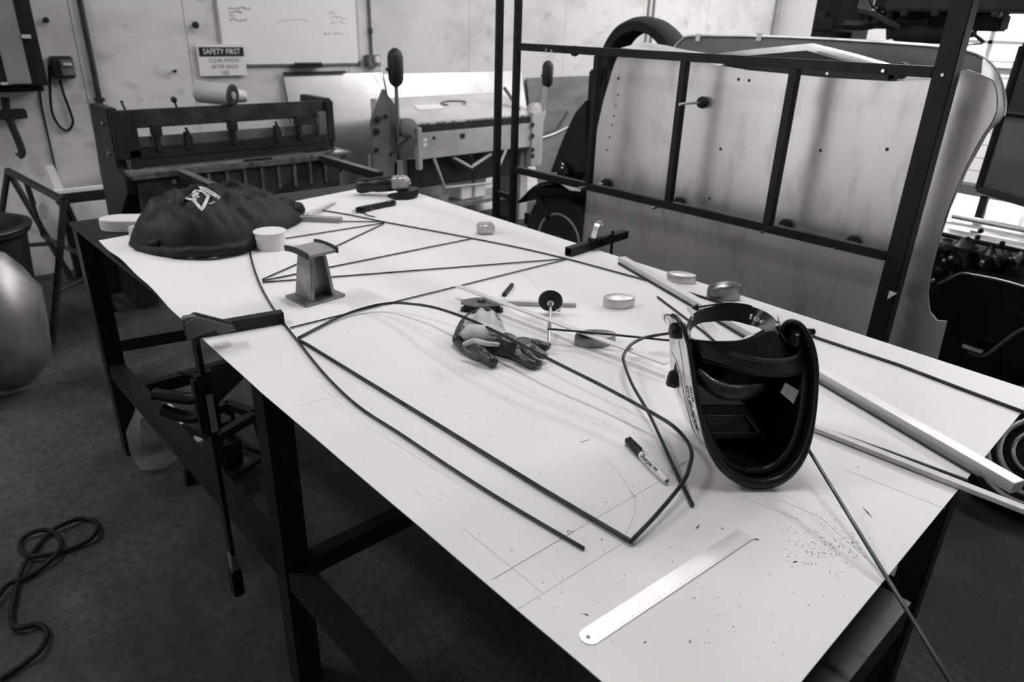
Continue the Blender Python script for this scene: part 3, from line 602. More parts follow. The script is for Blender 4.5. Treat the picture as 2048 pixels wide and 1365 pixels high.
MB().add([lp(a, b, z) for a, b, z in [(-.005, -l2 * .25, .008), (.005, -l2 * .25, .008), (.005, l2 * .25, .008), (-.005, l2 * .25, .008), (-.005, -l2 * .15, HH), (.005, -l2 * .15, HH), (.005, l2 * .15, HH), (-.005, l2 * .15, HH)]], [(0, 3, 2, 1), (4, 5, 6, 7), (0, 1, 5, 4), (1, 2, 6, 5), (2, 3, 7, 6), (3, 0, 4, 7)]).build('web', 'worn_steel', t)
mb = MB(); mb.grid(lambda u, v: lp((u - .5) * l1 * 1.0, (v - .5) * l2 * .72, HH + .004 * (1 - (2 * u - 1) ** 2)), 12, 2, Z_ * .007); mb.build('top_plate', 'mid_grey', t, smooth=True)
for s_ in (-1, 1):
    mb = MB(); mb.grid(lambda u, v: lp((u - .5) * l1 * 1.08, s_ * l2 * .36 + (v - .5) * .005, HH - .001 + .004 * (1 - (2 * u - 1) ** 2)), 12, 1, Z_ * .014); mb.build('top_lip', 'cast_iron', t, smooth=True)

# ================================================================== SMALL TOOLS
# magnetic square behind the glove
c = ZP(962, 612, SZ + .012); t = thing('welding_magnet', 'dark arrow-shaped welding magnet behind the glove', 'magnet', (c.x, c.y, SZ))
ax = RR.copy(); ax.z = 0; ax.normalize(); ay = Vector((-ax.y, ax.x, 0))
def mp(a, b, z): return Vector((c.x, c.y, SZ)) + ax * a + ay * b + Z_ * z
out = [(-.050, -.012), (-.050, .014), (-.012, .034), (.034, .034), (.055, .012), (.055, -.012), (.02, -.02), (-.01, -.028)]
for z0 in (.0005, .0185): MB().prism([mp(a, b, z0) for a, b in out], Z_ * .003).build('side_plate', 'black_plastic' if z0 < .01 else 'worn_steel', t, bevel=.0006)
MB().prism([mp(a * .86, b * .86, .0037) for a, b in out], Z_ * .0146).build('magnet_core', 'black_matte', t)
MB().lathe([(.011, .0), (.011, .0008), (.006, .0009)], mp(0, .006, .0215), Z_, 18).build('centre_hole', 'black_matte', t)
MB().lathe([(.004, 0), (.004, .003)], mp(.001, .006, .0225), Z_, 10).build('rivet', 'bright_steel', t)
# rubber disc foot with threaded stud standing on the strip
fd = ZP(1101, 603, SZ + .035); ft = ZP(1098, 690, SZ + .007); ad = (ft - fd).normalized()
t = thing('rubber_foot', 'loose rubber disc foot on a bright stud behind the glove', 'foot', (fd.x, fd.y, SZ))
MB().lathe([(.010, -.010), (.026, -.009), (.030, -.002), (.026, .002), (.012, .004)], fd, ad, 28).build('disc', 'rubber', t, smooth=True)
MB().lathe([(.009, .004), (.009, .012), (.005, .013)], fd, ad, 6).build('nut', 'bright_steel', t)
MB().cyl(fd + ad * .01, ft, .0042, n=12).build('stud', 'bright_steel', t, smooth=True)
MB().cyl(ft, ft + ad * .010, .0046, .002, n=12).build('stud_tip', 'black_steel', t, smooth=True)
rc = ZP(1114, 616, SZ + .009); MB().tube([rc + (RR * math.cos(a) + Z_ * math.sin(a)) * .009 for a in [k * math.pi / 8 for k in range(16)]], .002, 6, closed=True).build('wire_ring', 'bright_steel', t, smooth=True)
# utility knife
a = ZP(712, 421, SZ + .010); b = ZP(791, 405, SZ + .010); d = (b - a).normalized(); sd = d.cross(Z_).normalized(); L = (b - a).length
t = thing('utility_knife', 'black utility knife lying near the angle grinder', 'knife', (a.x, a.y, SZ))
out = [(0, .000), (.006, .012), (L * .3, .015), (L * .8, .013), (L * .93, .016), (L, .010), (L, -.006), (L * .9, -.014), (L * .75, -.009), (L * .4, -.010), (L * .28, -.016), (L * .15, -.012)]
body = MB().prism([a + d * p - sd * q_ - Z_ * .009 for p, q_ in out], Z_ * .018).build('handle', 'black_plastic', t, bevel=.003)
MB().bar(a + d * (L * .28) + Z_ * .0095, a + d * (L * .78) + Z_ * .0095, .006, .002).build('slide_rail', 'worn_steel', body, bevel=.0006)
MB().lathe([(.006, 0), (.006, .004), (.003, .005)], a + d * (L * .82) + Z_ * .009, Z_, 12).build('screw', 'bright_steel', body)
MB().prism([a + d * p - sd * q_ - Z_ * .001 for p, q_ in ((.002, .006), (-.018, .002), (-.012, -.006), (.01, -.006))], Z_ * .0015).build('blade', 'worn_steel', t)
MB().bar(a + d * .005 + sd * .018 - Z_ * .004, a + d * .03 + sd * .015 - Z_ * .004, .016, .010).build('blade_holder', 'black_plastic', t, bevel=.002)
tag(MB().tube(R_([(728, 428), (740, 432), (750, 434)]), .002, 6).build('wire_offcut', 'black_steel', smooth=True), 'short dark wire offcut beside the utility knife', 'wire')
# angle grinder
hd = ZP(806, 384, SZ + .0); t = thing('angle_grinder', 'black angle grinder with silver gear head at far end of sheet', 'angle grinder', (hd.x, hd.y, SZ))
g0 = XP(800, 362, hd.x); g0 = ZP(798, 366, SZ + .055); g1 = ZP(722, 372, SZ + .036); ad = (g1 - g0).normalized(); L = (g1 - g0).length
MB().lathe([(.026, .02), (.031, .03), (.031, .09), (.027, .11), (.028, L * .8), (.031, L), (.026, L + .015), (.012, L + .02)], g0, ad, 20).build('motor_body', 'black_plastic', t, smooth=True)
for k in range(2): MB().bar(g0 + ad * (.06) + Z_ * (.024 - k * .014) - ad.cross(Z_) * -.02, g0 + ad * (.085) + Z_ * (.024 - k * .014) - ad.cross(Z_) * -.02, .018, .004).build('vent', 'mid_grey', t)
gm = Matrix((ad, ad.cross(Z_) * -1, Z_)).transposed()
hv = [(.03, .028, -.02), (.03, -.028, -.02), (-.045, -.026, -.02), (-.045, .026, -.02), (.03, .028, .028), (.03, -.028, .028), (-.03, -.022, .026), (-.03, .022, .026), (-.048, -.02, .0), (-.048, .02, .0)]
MB().add([g0 + ad * x + gm.col[1] * y + Z_ * z for x, y, z in hv], [(0, 1, 2, 3), (0, 4, 5, 1), (4, 7, 6, 5), (1, 5, 6, 8, 2), (0, 3, 9, 7, 4), (6, 7, 9, 8), (2, 8, 9, 3)]).build('gear_head', 'galv', t, bevel=.006, smooth=True, seg=3)
hc = g0 + ad * -.012
MB().lathe([(.024, -.02), (.024, -.034), (.012, -.036), (.012, -.046)], hc, Z_, 18).build('spindle_collar', 'cast_iron', t, smooth=True)
MB().lathe([(.060, -.0545), (.060, -.0515), (.012, -.0505)], hc, Z_, 32).build('disc', 'black_matte', t)
gd = MB(); arc = [math.radians(a_) for a_ in range(-20, 201, 10)]; gx = ad.cross(Z_); 
gd.grid(lambda u, v: hc + (gx * math.cos(arc[int(round(u * 22))]) - ad * math.sin(arc[int(round(u * 22))])) * (.066 if v > 0 else .02) + Z_ * (-.030 if v < 1 else -.056), 22, 2); gd.build('guard', 'black_steel', t, smooth=True)
MB().cyl(g0 + gx * .026 + Z_ * .005, g0 + gx * .045 + Z_ * .007, .010, .012, n=12).build('side_boss', 'cast_iron', t)
# wooden disc and block on the bench corner
c = ZP(238, 460, TZ); t0 = c
mb = MB(); pl = []
cc = ZP(250, 462, TZ); ax2 = (ZP(300, 462, TZ) - ZP(200, 462, TZ)).normalized(); ay2 = Vector((-ax2.y, ax2.x, 0))
for k in range(13): a_ = math.pi * (.5 + k / 12); pl.append(cc + ax2 * (-.02 + .065 * math.cos(a_)) + ay2 * (.05 * math.sin(a_) + .03))
pl += [cc + ax2 * .085 + ay2 * -.02, cc + ax2 * .085 + ay2 * .08]
tag(mb.prism([Vector((p.x, p.y, TZ + .0005)) for p in pl], Z_ * .036).build('wood_former', 'light_wood', bevel=.002), 'round-ended wooden former on the bench corner beside the jacket', 'wood block')
c = ZP(282, 470, TZ); tag(MB().box((c.x - .006, c.y - .012, SZ + .0165), (.05, .04, .032), Matrix.Rotation(.5, 3, 'Z')).build('wood_block', 'light_wood', bevel=.002), 'small square wooden block tucked against the jacket', 'wood block')

# ================================================================== WELDING HELMET
# local frame: u = up along the rim, n = into the face of the mask; the rim lies in the plane n = 0
hb0 = ZP(1515, 976); vh = (hb0 - CAM); vh.z = 0; vh.normalize()
nh = Matrix.Rotation(math.radians(27), 3, 'Z') @ vh; pit = math.radians(20)
nv = (nh * math.cos(pit) - Z_ * math.sin(pit)).normalized(); uv = (Z_ - nv * Z_.dot(nv)).normalized(); wv_ = nv.cross(uv).normalized()
H0 = hb0 + Z_ * .010
def HX(px, py, n=0.):
    d_ = ray(px, py); return CAM + d_ * ((H0 + nv * n - CAM).dot(nv) / d_.dot(nv))
helm = thing('welding_helmet', 'white auto-darkening welding helmet standing open towards the camera', 'welding helmet', (hb0.x, hb0.y, SZ))
RIM = [(1376, 690, .0), (1383, 740, 0), (1390, 790, 0), (1401, 842, 0), (1417, 892, 0), (1443, 934, 0), (1480, 962, 0), (1520, 971, 0), (1562, 961, 0), (1596, 931, 0), (1618, 886, 0), (1630, 830, 0), (1635, 770, 0), (1634, 724, 0), (1624, 682, .004), (1606, 651, .010), (1588, 641, .018), (1570, 648, .03), (1548, 690, .055), (1480, 722, .075), (1405, 705, .065), (1366, 668, .058), (1352, 638, .050), (1343, 630, .036), (1352, 634, .022), (1364, 652, .008)]
RP = [HX(*p) for p in RIM]; RP = smoothpts(RP + [RP[0]], 5)[:-1]; NR = len(RP)
HC = HX(1508, 815, 0)
def rimp(i):
    i0 = int(math.floor(i)) % NR; f_ = i - math.floor(i); return RP[i0] * (1 - f_) + RP[(i0 + 1) % NR] * f_
HD = .185
def shell_pt(i, s, off=0.):
    r = rimp(i) - HC; rn = r.dot(nv); r = r - nv * rn; l = r.length; dr = r / l
    prof = max(0, 1 - s ** 2.8) ** .52 + .07 * math.sin(math.pi * min(1, s * 1.25)) * (1 if s < .8 else 0)
    low = max(0, -dr.dot(uv)); prof *= 1 - .20 * low * s * (1 - s) * 4 * .6
    upw = max(0, dr.dot(uv)); upw *= max(0, 1 - abs(dr.dot(wv_))) ** 1.3; prof *= 1 - .62 * upw * min(1, s * 2.5)
    p = HC + dr * max(0, l * prof - off) + uv * (.022 * s * (1 - .9 * upw)) + nv * (rn * (1 - s) ** 1.5 + HD * (1 - (1 - s) ** 1.8) - off * min(1, s * 1.3))
    if p.z < SZ + .001 + off: p.z = SZ + .001 + off
    return p
NS = 24
def shell_mesh(off, s0=0., s1=.999):
    vs = []; fs = []
    for j in range(NS + 1):
        for i in range(NR): vs.append(shell_pt(i, s0 + (s1 - s0) * (j / NS) ** .85, off))
    for j in range(NS): fs += [(j * NR + i, j * NR + (i + 1) % NR, (j + 1) * NR + (i + 1) % NR, (j + 1) * NR + i) for i in range(NR)]
    fs.append(tuple(range(NS * NR, (NS + 1) * NR))); return MB().add(vs, fs)
outer = shell_mesh(0).build('shell', 'white_gloss', helm, smooth=True)
inner = shell_mesh(.0045, .0, .99).build('inner_liner', 'black_plastic', helm, smooth=True)
rr_ = []
for i in range(NR):
    k = max(0, -(RP[i] - HC).normalized().dot(uv)); rr_.append(.0038 + .0052 * k ** 2)
MB().tube([shell_pt(i, 0, .002) for i in range(NR)], rr_, 10, closed=True).build('rim', 'black_plastic', helm, smooth=True)
MB().tube([shell_pt(i * .5, .085, .010) for i in range(30, 128)], .008, 10).build('chin_lip', 'black_plastic', helm, smooth=True)
def loft(A, B, name, m, par, th=.003, n=6, smooth=True):  # a band between two edge curves
    a_ = smoothpts([HX(*p) for p in A], n); b_ = smoothpts([HX(*p) for p in B], n); N_ = len(a_); t_ = nv * th
    vs = [];
    for i in range(N_): vs += [a_[i], b_[i], b_[i] + t_, a_[i] + t_]
    fs = [(0, 1, 2, 3), tuple((N_ - 1) * 4 + k for k in (3, 2, 1, 0))]
    for i in range(N_ - 1): fs += [(i * 4 + k, i * 4 + (k + 1) % 4, (i + 1) * 4 + (k + 1) % 4, (i + 1) * 4 + k) for k in range(4)]
    return MB().add(vs, fs).build(name, m, par, smooth=smooth)
# lens cassette inside the front
LZ = .120
fo = [(1386, 812, LZ), (1489, 812, LZ), (1540, 878, LZ - .01), (1398, 878, LZ - .006)]; fi = [(1398, 831, LZ), (1492, 831, LZ), (1518, 866, LZ - .008), (1408, 866, LZ - .005)]
FO = [HX(*p) for p in fo]; FI = [HX(*p) for p in fi]
lf = MB().add(FO + FI + [p + nv * .012 for p in FI], [(0, 1, 5, 4), (1, 2, 6, 5), (2, 3, 7, 6), (3, 0, 4, 7), (4, 5, 9, 8), (5, 6, 10, 9), (6, 7, 11, 10), (7, 4, 8, 11)]).build('lens_frame', 'black_plastic', helm)
MB().prism([p + nv * .008 for p in FI], nv * .003).build('lens', 'glass_dark', lf)
for k in range(4): MB().tube([FI[k] - nv * .001, FI[(k + 1) % 4] - nv * .001], .0011, 6).build('lens_bead', 'worn_steel', lf)
MB().prism([HX(1390, 770, .10), HX(1470, 790, .125), HX(1489, 810, .122), HX(1392, 810, .118)], nv * .002).build('upper_tray', 'mid_grey', lf)
for P_ in ([(1432, 910, .09), (1480, 903, .115), (1530, 893, .115), (1550, 876, .10)], [(1440, 914, .08), (1480, 916, .10), (1520, 910, .10), (1545, 900, .09)]): MB().tube(smoothpts([HX(*p) for p in P_], 8), .0016, 6).build('interior_rib', 'old_paint_lit', inner, smooth=True)
# headgear
loft([(1398, 694, .03), (1440, 701, .02), (1500, 719, .012), (1560, 724, .012), (1592, 716, .018), (1612, 698, .03)], [(1403, 716, .03), (1440, 727, .018), (1500, 745, .008), (1560, 751, .008), (1598, 746, .014), (1618, 724, .03)], 'brow_pad', 'leather_dark', helm, .018)
MB().tube(smoothpts([HX(*p) for p in [(1400, 693, .028), (1440, 700, .018), (1500, 718, .010), (1560, 723, .010), (1594, 714, .016), (1606, 698, .03)]], 8), .0045, 10).build('pad_edge', 'leather_dark', helm, smooth=True)
MB().tube(smoothpts([HX(*p) for p in [(1402, 722, .03), (1440, 731, .018), (1500, 748, .008), (1560, 753, .008), (1600, 746, .014), (1618, 726, .028), (1624, 722, .03)]], 8), .0022, 8).build('sweat_rim', 'black_gloss', helm, smooth=True)
MB().tube(smoothpts([HX(*p) for p in [(1395, 742, .06), (1418, 768, .055), (1455, 785, .050), (1495, 784, .052), (1525, 774, .06)]], 8), [.006 + .008 * math.sin(math.pi * k / 32) for k in range(33)], 12).build('cheek_pad', 'leather_dark', helm, smooth=True)
loft([(1372, 690, .03), (1378, 675, .018), (1400, 681, .012), (1450, 686, .010), (1500, 680, .012), (1545, 662, .02), (1570, 690, .03), (1596, 702, .04)], [(1390, 705, .03), (1398, 700, .02), (1420, 702, .016), (1460, 712, .012), (1510, 722, .012), (1550, 726, .016), (1580, 722, .02), (1600, 712, .03)], 'brow_band', 'black_plastic', helm, .003)
hbO = [(1377, 676, .03), (1375, 650, .05), (1388, 628, .08), (1425, 613, .10), (1470, 609, .105), (1515, 617, .10), (1548, 636, .075), (1556, 660, .05), (1562, 684, .03)]
hbI = [(1382, 676, .03), (1383, 660, .05), (1398, 648, .08), (1432, 643, .10), (1468, 643, .105), (1500, 651, .10), (1512, 654, .075), (1527, 662, .05), (1545, 690, .03)]
loft(hbO, hbI, 'head_band', 'black_plastic', helm, .003, smooth=True)
MB().tube(smoothpts([HX(p[0], p[1], p[2] - .002) for p in [(1375, 676, .02), (1395, 682, .012), (1440, 685, .008), (1490, 681, .008), (1528, 662, .02)]], 8), .0022, 8).build('front_strap', 'black_gloss', helm, smooth=True)
MB().tube(smoothpts([HX(*p) for p in [(1390, 616, .09), (1420, 611, .10), (1460, 607, .108), (1500, 612, .104), (1505, 621, .10)]], 6), .0016, 6).build('adjuster_strap', 'black_plastic', helm, smooth=True)
MB().lathe([(.007, -.004), (.007, .004)], HX(1391, 616, .09), -nv, 3).build('adjuster_clip', 'black_plastic', helm)
for p in ((1514, 639, .094), (1526, 646, .088), (1537, 653, .082)):
    o = HX(*p); MB().lathe([(.0044, -.001), (.0044, .0035)], HX(p[0], p[1], p[2] - .012), nv, 14).build('band_hole', 'white_plain', helm)
for p in ((1385, 636, .055), (1502, 634, .09)):
    MB().box(HX(*p), (.003, .003, .008)).build('band_slot', 'white_plain', helm)
# pivots on both wings
kp = HX(1352, 662, .030); MB().lathe([(.0135, -.014), (.0135, .0), (.012, .008), (.008, .010)], kp, -wv_, 10).build('pivot_knob', 'black_plastic', helm, bevel=.001)
kp = HX(1622, 664, .022); MB().lathe([(.006, -.030), (.006, .004), (.004, .006)], kp, wv_, 10).build('pivot_knob', 'black_plastic', helm)
kp = HX(1592, 672, .030); MB().box(kp, (.020, .020, .034), Matrix((wv_, nv, uv)).transposed()).build('pivot_bracket', 'black_gloss', helm, bevel=.004)
for q in ((1603, 656), (1608, 663), (1594, 670)): MB().lathe([(.0032, 0), (.0024, .003)], HX(q[0], q[1], .016), -nv, 8).build('pivot_screw', 'bright_steel', helm)
MB().tube(smoothpts([HX(1612, 665, .014), HX(1620, 680, .010), HX(1617, 692, .012)], 5), .0018, 6).build('pivot_spring', 'worn_steel', helm, smooth=True)
MB().tube(smoothpts([HX(1556, 634, .06), HX(1561, 660, .04), HX(1570, 680, .03), HX(1592, 696, .03)], 6), .0012, 6).build('band_edge', 'worn_steel', helm, smooth=True)
# index of the left flank: ring runs down the left side from RIM[0]
def fl(py):  # ring index whose rim point projects to photo row py on the left side
    return min([k * .25 for k in range(0, 130)], key=lambda q: abs(row(rimp(q)) - py))
def row(P): v = P - CAM; return 682.5 + FPX * v.dot(RD) / v.dot(RF)
kp = shell_pt(fl(782), .26, -.001); kn = (kp - shell_pt(fl(782), .26, .02)).normalized()
MB().lathe([(.015, -.004), (.015, .010), (.013, .014), (.007, .015)], kp, kn, 8).build('shade_knob', 'black_plastic', helm, bevel=.0015)
ia, ib_ = fl(742), fl(800)
MB().add([shell_pt(ia, .24, -.001), shell_pt(fl(775), .20, -.001), shell_pt(ib_, .26, -.001), shell_pt(fl(775), .32, -.001), shell_pt(fl(775), .26, -.006)], [(0, 1, 4), (1, 2, 4), (2, 3, 4), (3, 0, 4), (3, 2, 1, 0)]).build('lever_recess', 'black_plastic', helm)
MB().tube(smoothpts([shell_pt(fl(a), b_, -.0003) for a, b_ in ((725, .34), (740, .22), (765, .17), (800, .16), (840, .17), (880, .21), (920, .25))], 5), .0010, 6).build('swage_line', 'mid_grey', outer, smooth=True)
MB().tube(smoothpts([shell_pt(fl(a), b_, -.0003) for a, b_ in ((690, .14), (740, .115), (800, .12), (850, .125), (890, .11), (925, .06))], 5), .0008, 6).build('swage_line', 'mid_grey', outer, smooth=True)
def flank_text(s_, r0, r1, sp, size, wide=1.):  # reads upwards along the left rim
    for i, ch in enumerate(s_):
        q = fl(r0 + (r1 - r0) * (i + .5) / len(s_)); o = shell_pt(q, sp, -.0009)
        tx = (shell_pt(q - .6, sp, 0) - shell_pt(q + .6, sp, 0)).normalized(); nrm = (o - shell_pt(q, sp, .02)).normalized()
        text_mb(ch, size, basis(o, tx, nrm.cross(tx)) @ Matrix.Diagonal((wide, 1, 1, 1)), .0004).build('lettering', 'black_plastic', outer)
flank_text('PARWELD', 872, 780, .085, .0190, .95)
flank_text('XR938H', 808, 777, .036, .0080, .75)
lbp = [HX(1571, 766, .055), HX(1598, 782, .045), HX(1587, 808, .045), HX(1561, 786, .055)]
MB().prism(lbp, nv * .001).build('rating_label', 'lens_label', helm)

# ================================================================== GLOVES
def skin_obj(name, chains, m, par, sub=2, disp=0.):
    """one continuous skinned surface from chains of (point, radius); chains start at an earlier vertex index or None"""
    vs = []; es = []; rad = []
    for start, pts in chains:
        prev = start
        for p, r in pts:
            vs.append(Vector(p)); rad.append(r); i = len(vs) - 1
            if prev is not None: es.append((prev, i))
            prev = i
    r_ = par
    org = r_.location.copy() if r_ else Vector((0, 0, 0))
    me = bpy.data.meshes.new(name); me.from_pydata([v - org for v in vs], es, []); o = bpy.data.objects.new(name, me); col.objects.link(o)
    md = o.modifiers.new('skin', 'SKIN'); me.skin_vertices.new() if not me.skin_vertices else None
    for i, r in enumerate(rad): me.skin_vertices[0].data[i].radius = (r, r) if not isinstance(r, tuple) else r
    me.skin_vertices[0].data[0].use_root = True
    sm = o.modifiers.new('sub', 'SUBSURF'); sm.levels = sub; sm.render_levels = sub
    dg = bpy.context.evaluated_depsgraph_get(); dg.update(); ev = o.evaluated_get(dg).to_mesh()
    mb = MB().add([v.co + org for v in ev.vertices], [tuple(p.vertices) for p in ev.polygons]); bpy.data.objects.remove(o, do_unlink=True)
    if disp:
        for v in mb.v:
            k = noise.noise(v * 55) * disp + noise.noise(v * 130) * disp * .4; v.z += k
            v.x += noise.noise(v * 48 + Vector((7, 1, 3))) * disp * .8; v.y += noise.noise(v * 48 + Vector((1, 9, 4))) * disp * .8
    for v in mb.v: v.z = max(v.z, SZ + .0008)
    ob = mb.build(name, m, par, smooth=True); return ob
def G(px, py, z): return ZP(px, py, SZ + z)
# near glove: back of hand up, fingers pointing right
t = thing('work_glove', 'dark leather work glove with fingers pointing right, lying in front', 'glove', G(1000, 700, 0), 'pair of work gloves')
hand = [(G(955, 675, .022), .020), (G(985, 683, .024), .026), (G(1018, 692, .022), .026), (G(1040, 694, .020), .022)]
ch = [(None, hand),
      (3, [(G(1062, 684, .018), .0105), (G(1082, 690, .018), .010), (G(1098, 699, .012), .009)]),
      (3, [(G(1062, 697, .018), .011), (G(1080, 707, .019), .0105), (G(1094, 718, .012), .0095)]),
      (3, [(G(1056, 710, .015), .011), (G(1072, 722, .015), .0105), (G(1084, 730, .010), .0095)]),
      (2, [(G(1036, 714, .013), .012), (G(1058, 726, .012), .011), (G(1074, 733, .009), .0095)])]
skin_obj('glove_hand', ch, 'leather_dark', t, 2, .0035)
skin_obj('glove_thumb', [(None, [(G(945, 690, .018), .017), (G(962, 708, .016), .015), (G(982, 722, .014), .013), (G(994, 728, .012), .011)])], 'leather_dark', t, 2, .003)
skin_obj('folded_edge', [(None, [(G(912, 683, .012), .010), (G(930, 700, .010), .010), (G(962, 716, .009), .010), (G(990, 728, .009), .010)])], 'leather_dark', t, 2, .002)
# far glove: cuff standing open, pale palm
t2 = thing('work_glove', 'pale-palmed leather work glove with an open cuff, behind the dark one', 'glove', G(960, 660, 0), 'pair of work gloves')
skin_obj('palm', [(None, [(G(922, 672, .018), .016), (G(938, 668, .028), .022), (G(965, 668, .036), .027), (G(995, 673, .034), .024), (G(1015, 682, .028), .016)])], 'leather_light', t2, 2, .005)
# open cuff: flared sheet with a rolled dark hem
cA = [(936, 636, .028), (950, 624, .046), (968, 618, .058), (985, 624, .056), (998, 640, .044), (1006, 660, .034)]
cB = [(918, 672, .012), (932, 668, .026), (956, 664, .040), (982, 664, .042), (1002, 670, .034), (1016, 682, .022)]
A_ = smoothpts([G(*p) for p in cA], 6); B_ = smoothpts([G(*p) for p in cB], 6)
mb = MB(); mb.grid(lambda u, v: A_[int(round(u * 30))].lerp(B_[int(round(u * 30))], v) + Z_ * (.012 * math.sin(v * math.pi) + .004 * math.sin(u * 23)), 30, 8, (0, 0, -.003)); mb.build('cuff', 'leather_light', t2, smooth=True)
MB().tube(A_, .0045, 8).build('cuff_hem', 'leather_dark', t2, smooth=True)
iA = [(p[0] - 6, p[1] + 10, p[2] - .012) for p in cA]; I_ = smoothpts([G(*p) for p in iA], 6)
mb = MB(); mb.grid(lambda u, v: A_[int(round(u * 30))].lerp(G(955, 650, .008), v * .9) + nv * .012, 30, 4, (0, 0, -.002)); mb.build('cuff_lining', 'leather_dark', t2, smooth=True)
skin_obj('cuff_fold', [(None, [(G(912, 686, .014), .014), (G(922, 660, .022), .014), (G(934, 640, .026), .013), (G(948, 628, .034), .010)])], 'leather_dark', t2, 2, .004)
skin_obj('wrist_strap', [(None, [(G(925, 690, .034), .006), (G(945, 682, .046), .006), (G(968, 686, .052), .006), (G(1000, 690, .044), .005)])], 'leather_light', t2, 2, .002)

# ================================================================== JACKET
jc = Vector((.872, 2.335, 0)); jx = Vector((.965, .26, 0)).normalized(); jy = Vector((-jx.y, jx.x, 0))
def jh(x, y):
    p = Vector((x, y, 0)) - jc; a = p.dot(jx); b = p.dot(jy)
    L_, W_ = .298, .178
    b2 = b / (W_ * (1 - .30 * max(0, a / L_))) ; a2 = a / L_
    r = (abs(a2) ** 2.6 + abs(b2) ** 2.4) ** (1 / 2.5)
    edge = 1 + .10 * noise.noise(Vector((math.atan2(b2, a2) * 1.6, 3.1, 0)))
    r /= edge
    if r >= 1: return None
    h = .128 * (1 - r ** 2.6) ** .8 * (1 - .42 * (a2 + .25)) * (1 - .15 * b2)
    h += .026 * noise.noise(Vector((a * 9, b * 13, 1.7))) * (1 - r ** 4) + .022 * abs(noise.noise(Vector((a * 16 + b * 9, b * 24 - a * 6, 4.2)))) * (1 - r ** 6)
    h += .016 * abs(math.sin(a * 26 + 5 * noise.noise(Vector((a * 4, b * 5, .3))) + b * 14)) * (1 - r ** 5)
    for (ra, rb_, ang, A_f, sg) in ((-.05, .04, -.35, .022, .016), (.02, .0, -.75, .020, .014), (-.10, -.03, .55, .018, .018), (.08, .05, .15, .022, .015), (-.16, .0, 1.25, .020, .016), (.12, -.05, -.2, .016, .014), (-.02, -.10, .05, .018, .013)):
        da = (a - ra) * math.cos(ang) + (b - rb_) * math.sin(ang); db = -(a - ra) * math.sin(ang) + (b - rb_) * math.cos(ang) + .012 * math.sin(da * 22)
        h += A_f * math.exp(-(db / sg) ** 2) * math.exp(-(da / .13) ** 2) * (1 - r ** 4)
    h -= .024 * math.exp(-((b - .03 - .35 * a) / .022) ** 2) * (1 - r ** 4) * (1 if a > -.2 else 0)
    return max(h, .004) + .004
t = thing('work_jacket', 'crumpled black work jacket with a pale printed logo, heaped on the sheet', 'jacket', (jc.x, jc.y, SZ))
def jfn(u, v):
    th = 2 * math.pi * u; k = v
    lo, hi = 0., .5
    dv = jx * math.cos(th) + jy * math.sin(th)
    for _ in range(18):
        md_ = (lo + hi) / 2; p = jc + dv * md_
        if jh(p.x, p.y) is None: hi = md_
        else: lo = md_
    p = jc + dv * (lo * min(1, .004 + k) ** .7); h = jh(p.x, p.y)
    return Vector((p.x, p.y, SZ + (h if h is not None else .004)))
NU, NV = 140, 44
vs = [];
edge_cache = {}
mb = MB(); vs = []
for i in range(NU):
    th = 2 * math.pi * i / NU; dv = jx * math.cos(th) + jy * math.sin(th); lo, hi = 0., .5
    for _ in range(18):
        md_ = (lo + hi) / 2; p = jc + dv * md_
        if jh(p.x, p.y) is None: hi = md_
        else: lo = md_
    for j in range(1, NV + 1):
        p = jc + dv * (lo * (j / NV) ** .7 * .9999); h = jh(p.x, p.y); vs.append(Vector((p.x, p.y, SZ + (h or .006))))
    vs.append(Vector((jc.x + dv.x * lo * .985, jc.y + dv.y * lo * .985, SZ + .0008)))
W_ = NV + 1; fs = []
for i in range(NU):
    i2 = (i + 1) % NU; fs += [(i * W_ + j, i2 * W_ + j, i2 * W_ + j + 1, i * W_ + j + 1) for j in range(NV)]
fs.append(tuple(i * W_ for i in range(NU))[::-1])
jb = mb.add(vs, fs).build('body', 'fabric_black', t, smooth=True)
skin_obj('sleeve', [(None, [(G(470, 420, .04), .052), (G(510, 418, .040), .050), (G(548, 418, .034), .042), (G(580, 416, .028), .034), (G(600, 416, .024), .026)])], 'fabric_black', t, 2, .010)
skin_obj('sleeve_cuff', [(None, [(G(578, 424, .026), .030), (G(592, 420, .026), .031), (G(603, 417, .024), .027)])], 'fabric_black', t, 2, .006)
skin_obj('collar', [(None, [(G(338, 478, .03), .022), (G(346, 452, .055), .026), (G(362, 430, .075), .024), (G(392, 414, .085), .018)])], 'fabric_black', t, 2, .008)
skin_obj('hem_fold', [(None, [(G(268, 494, .010), .010), (G(300, 502, .014), .014), (G(360, 506, .020), .018), (G(430, 504, .022), .020), (G(485, 494, .022), .020), (G(520, 476, .022), .018)])], 'fabric_black', t, 2, .005)
skin_obj('front_fold', [(None, [(G(300, 494, .02), .014), (G(322, 476, .035), .016), (G(338, 450, .06), .012)])], 'fabric_black', t, 2, .004)
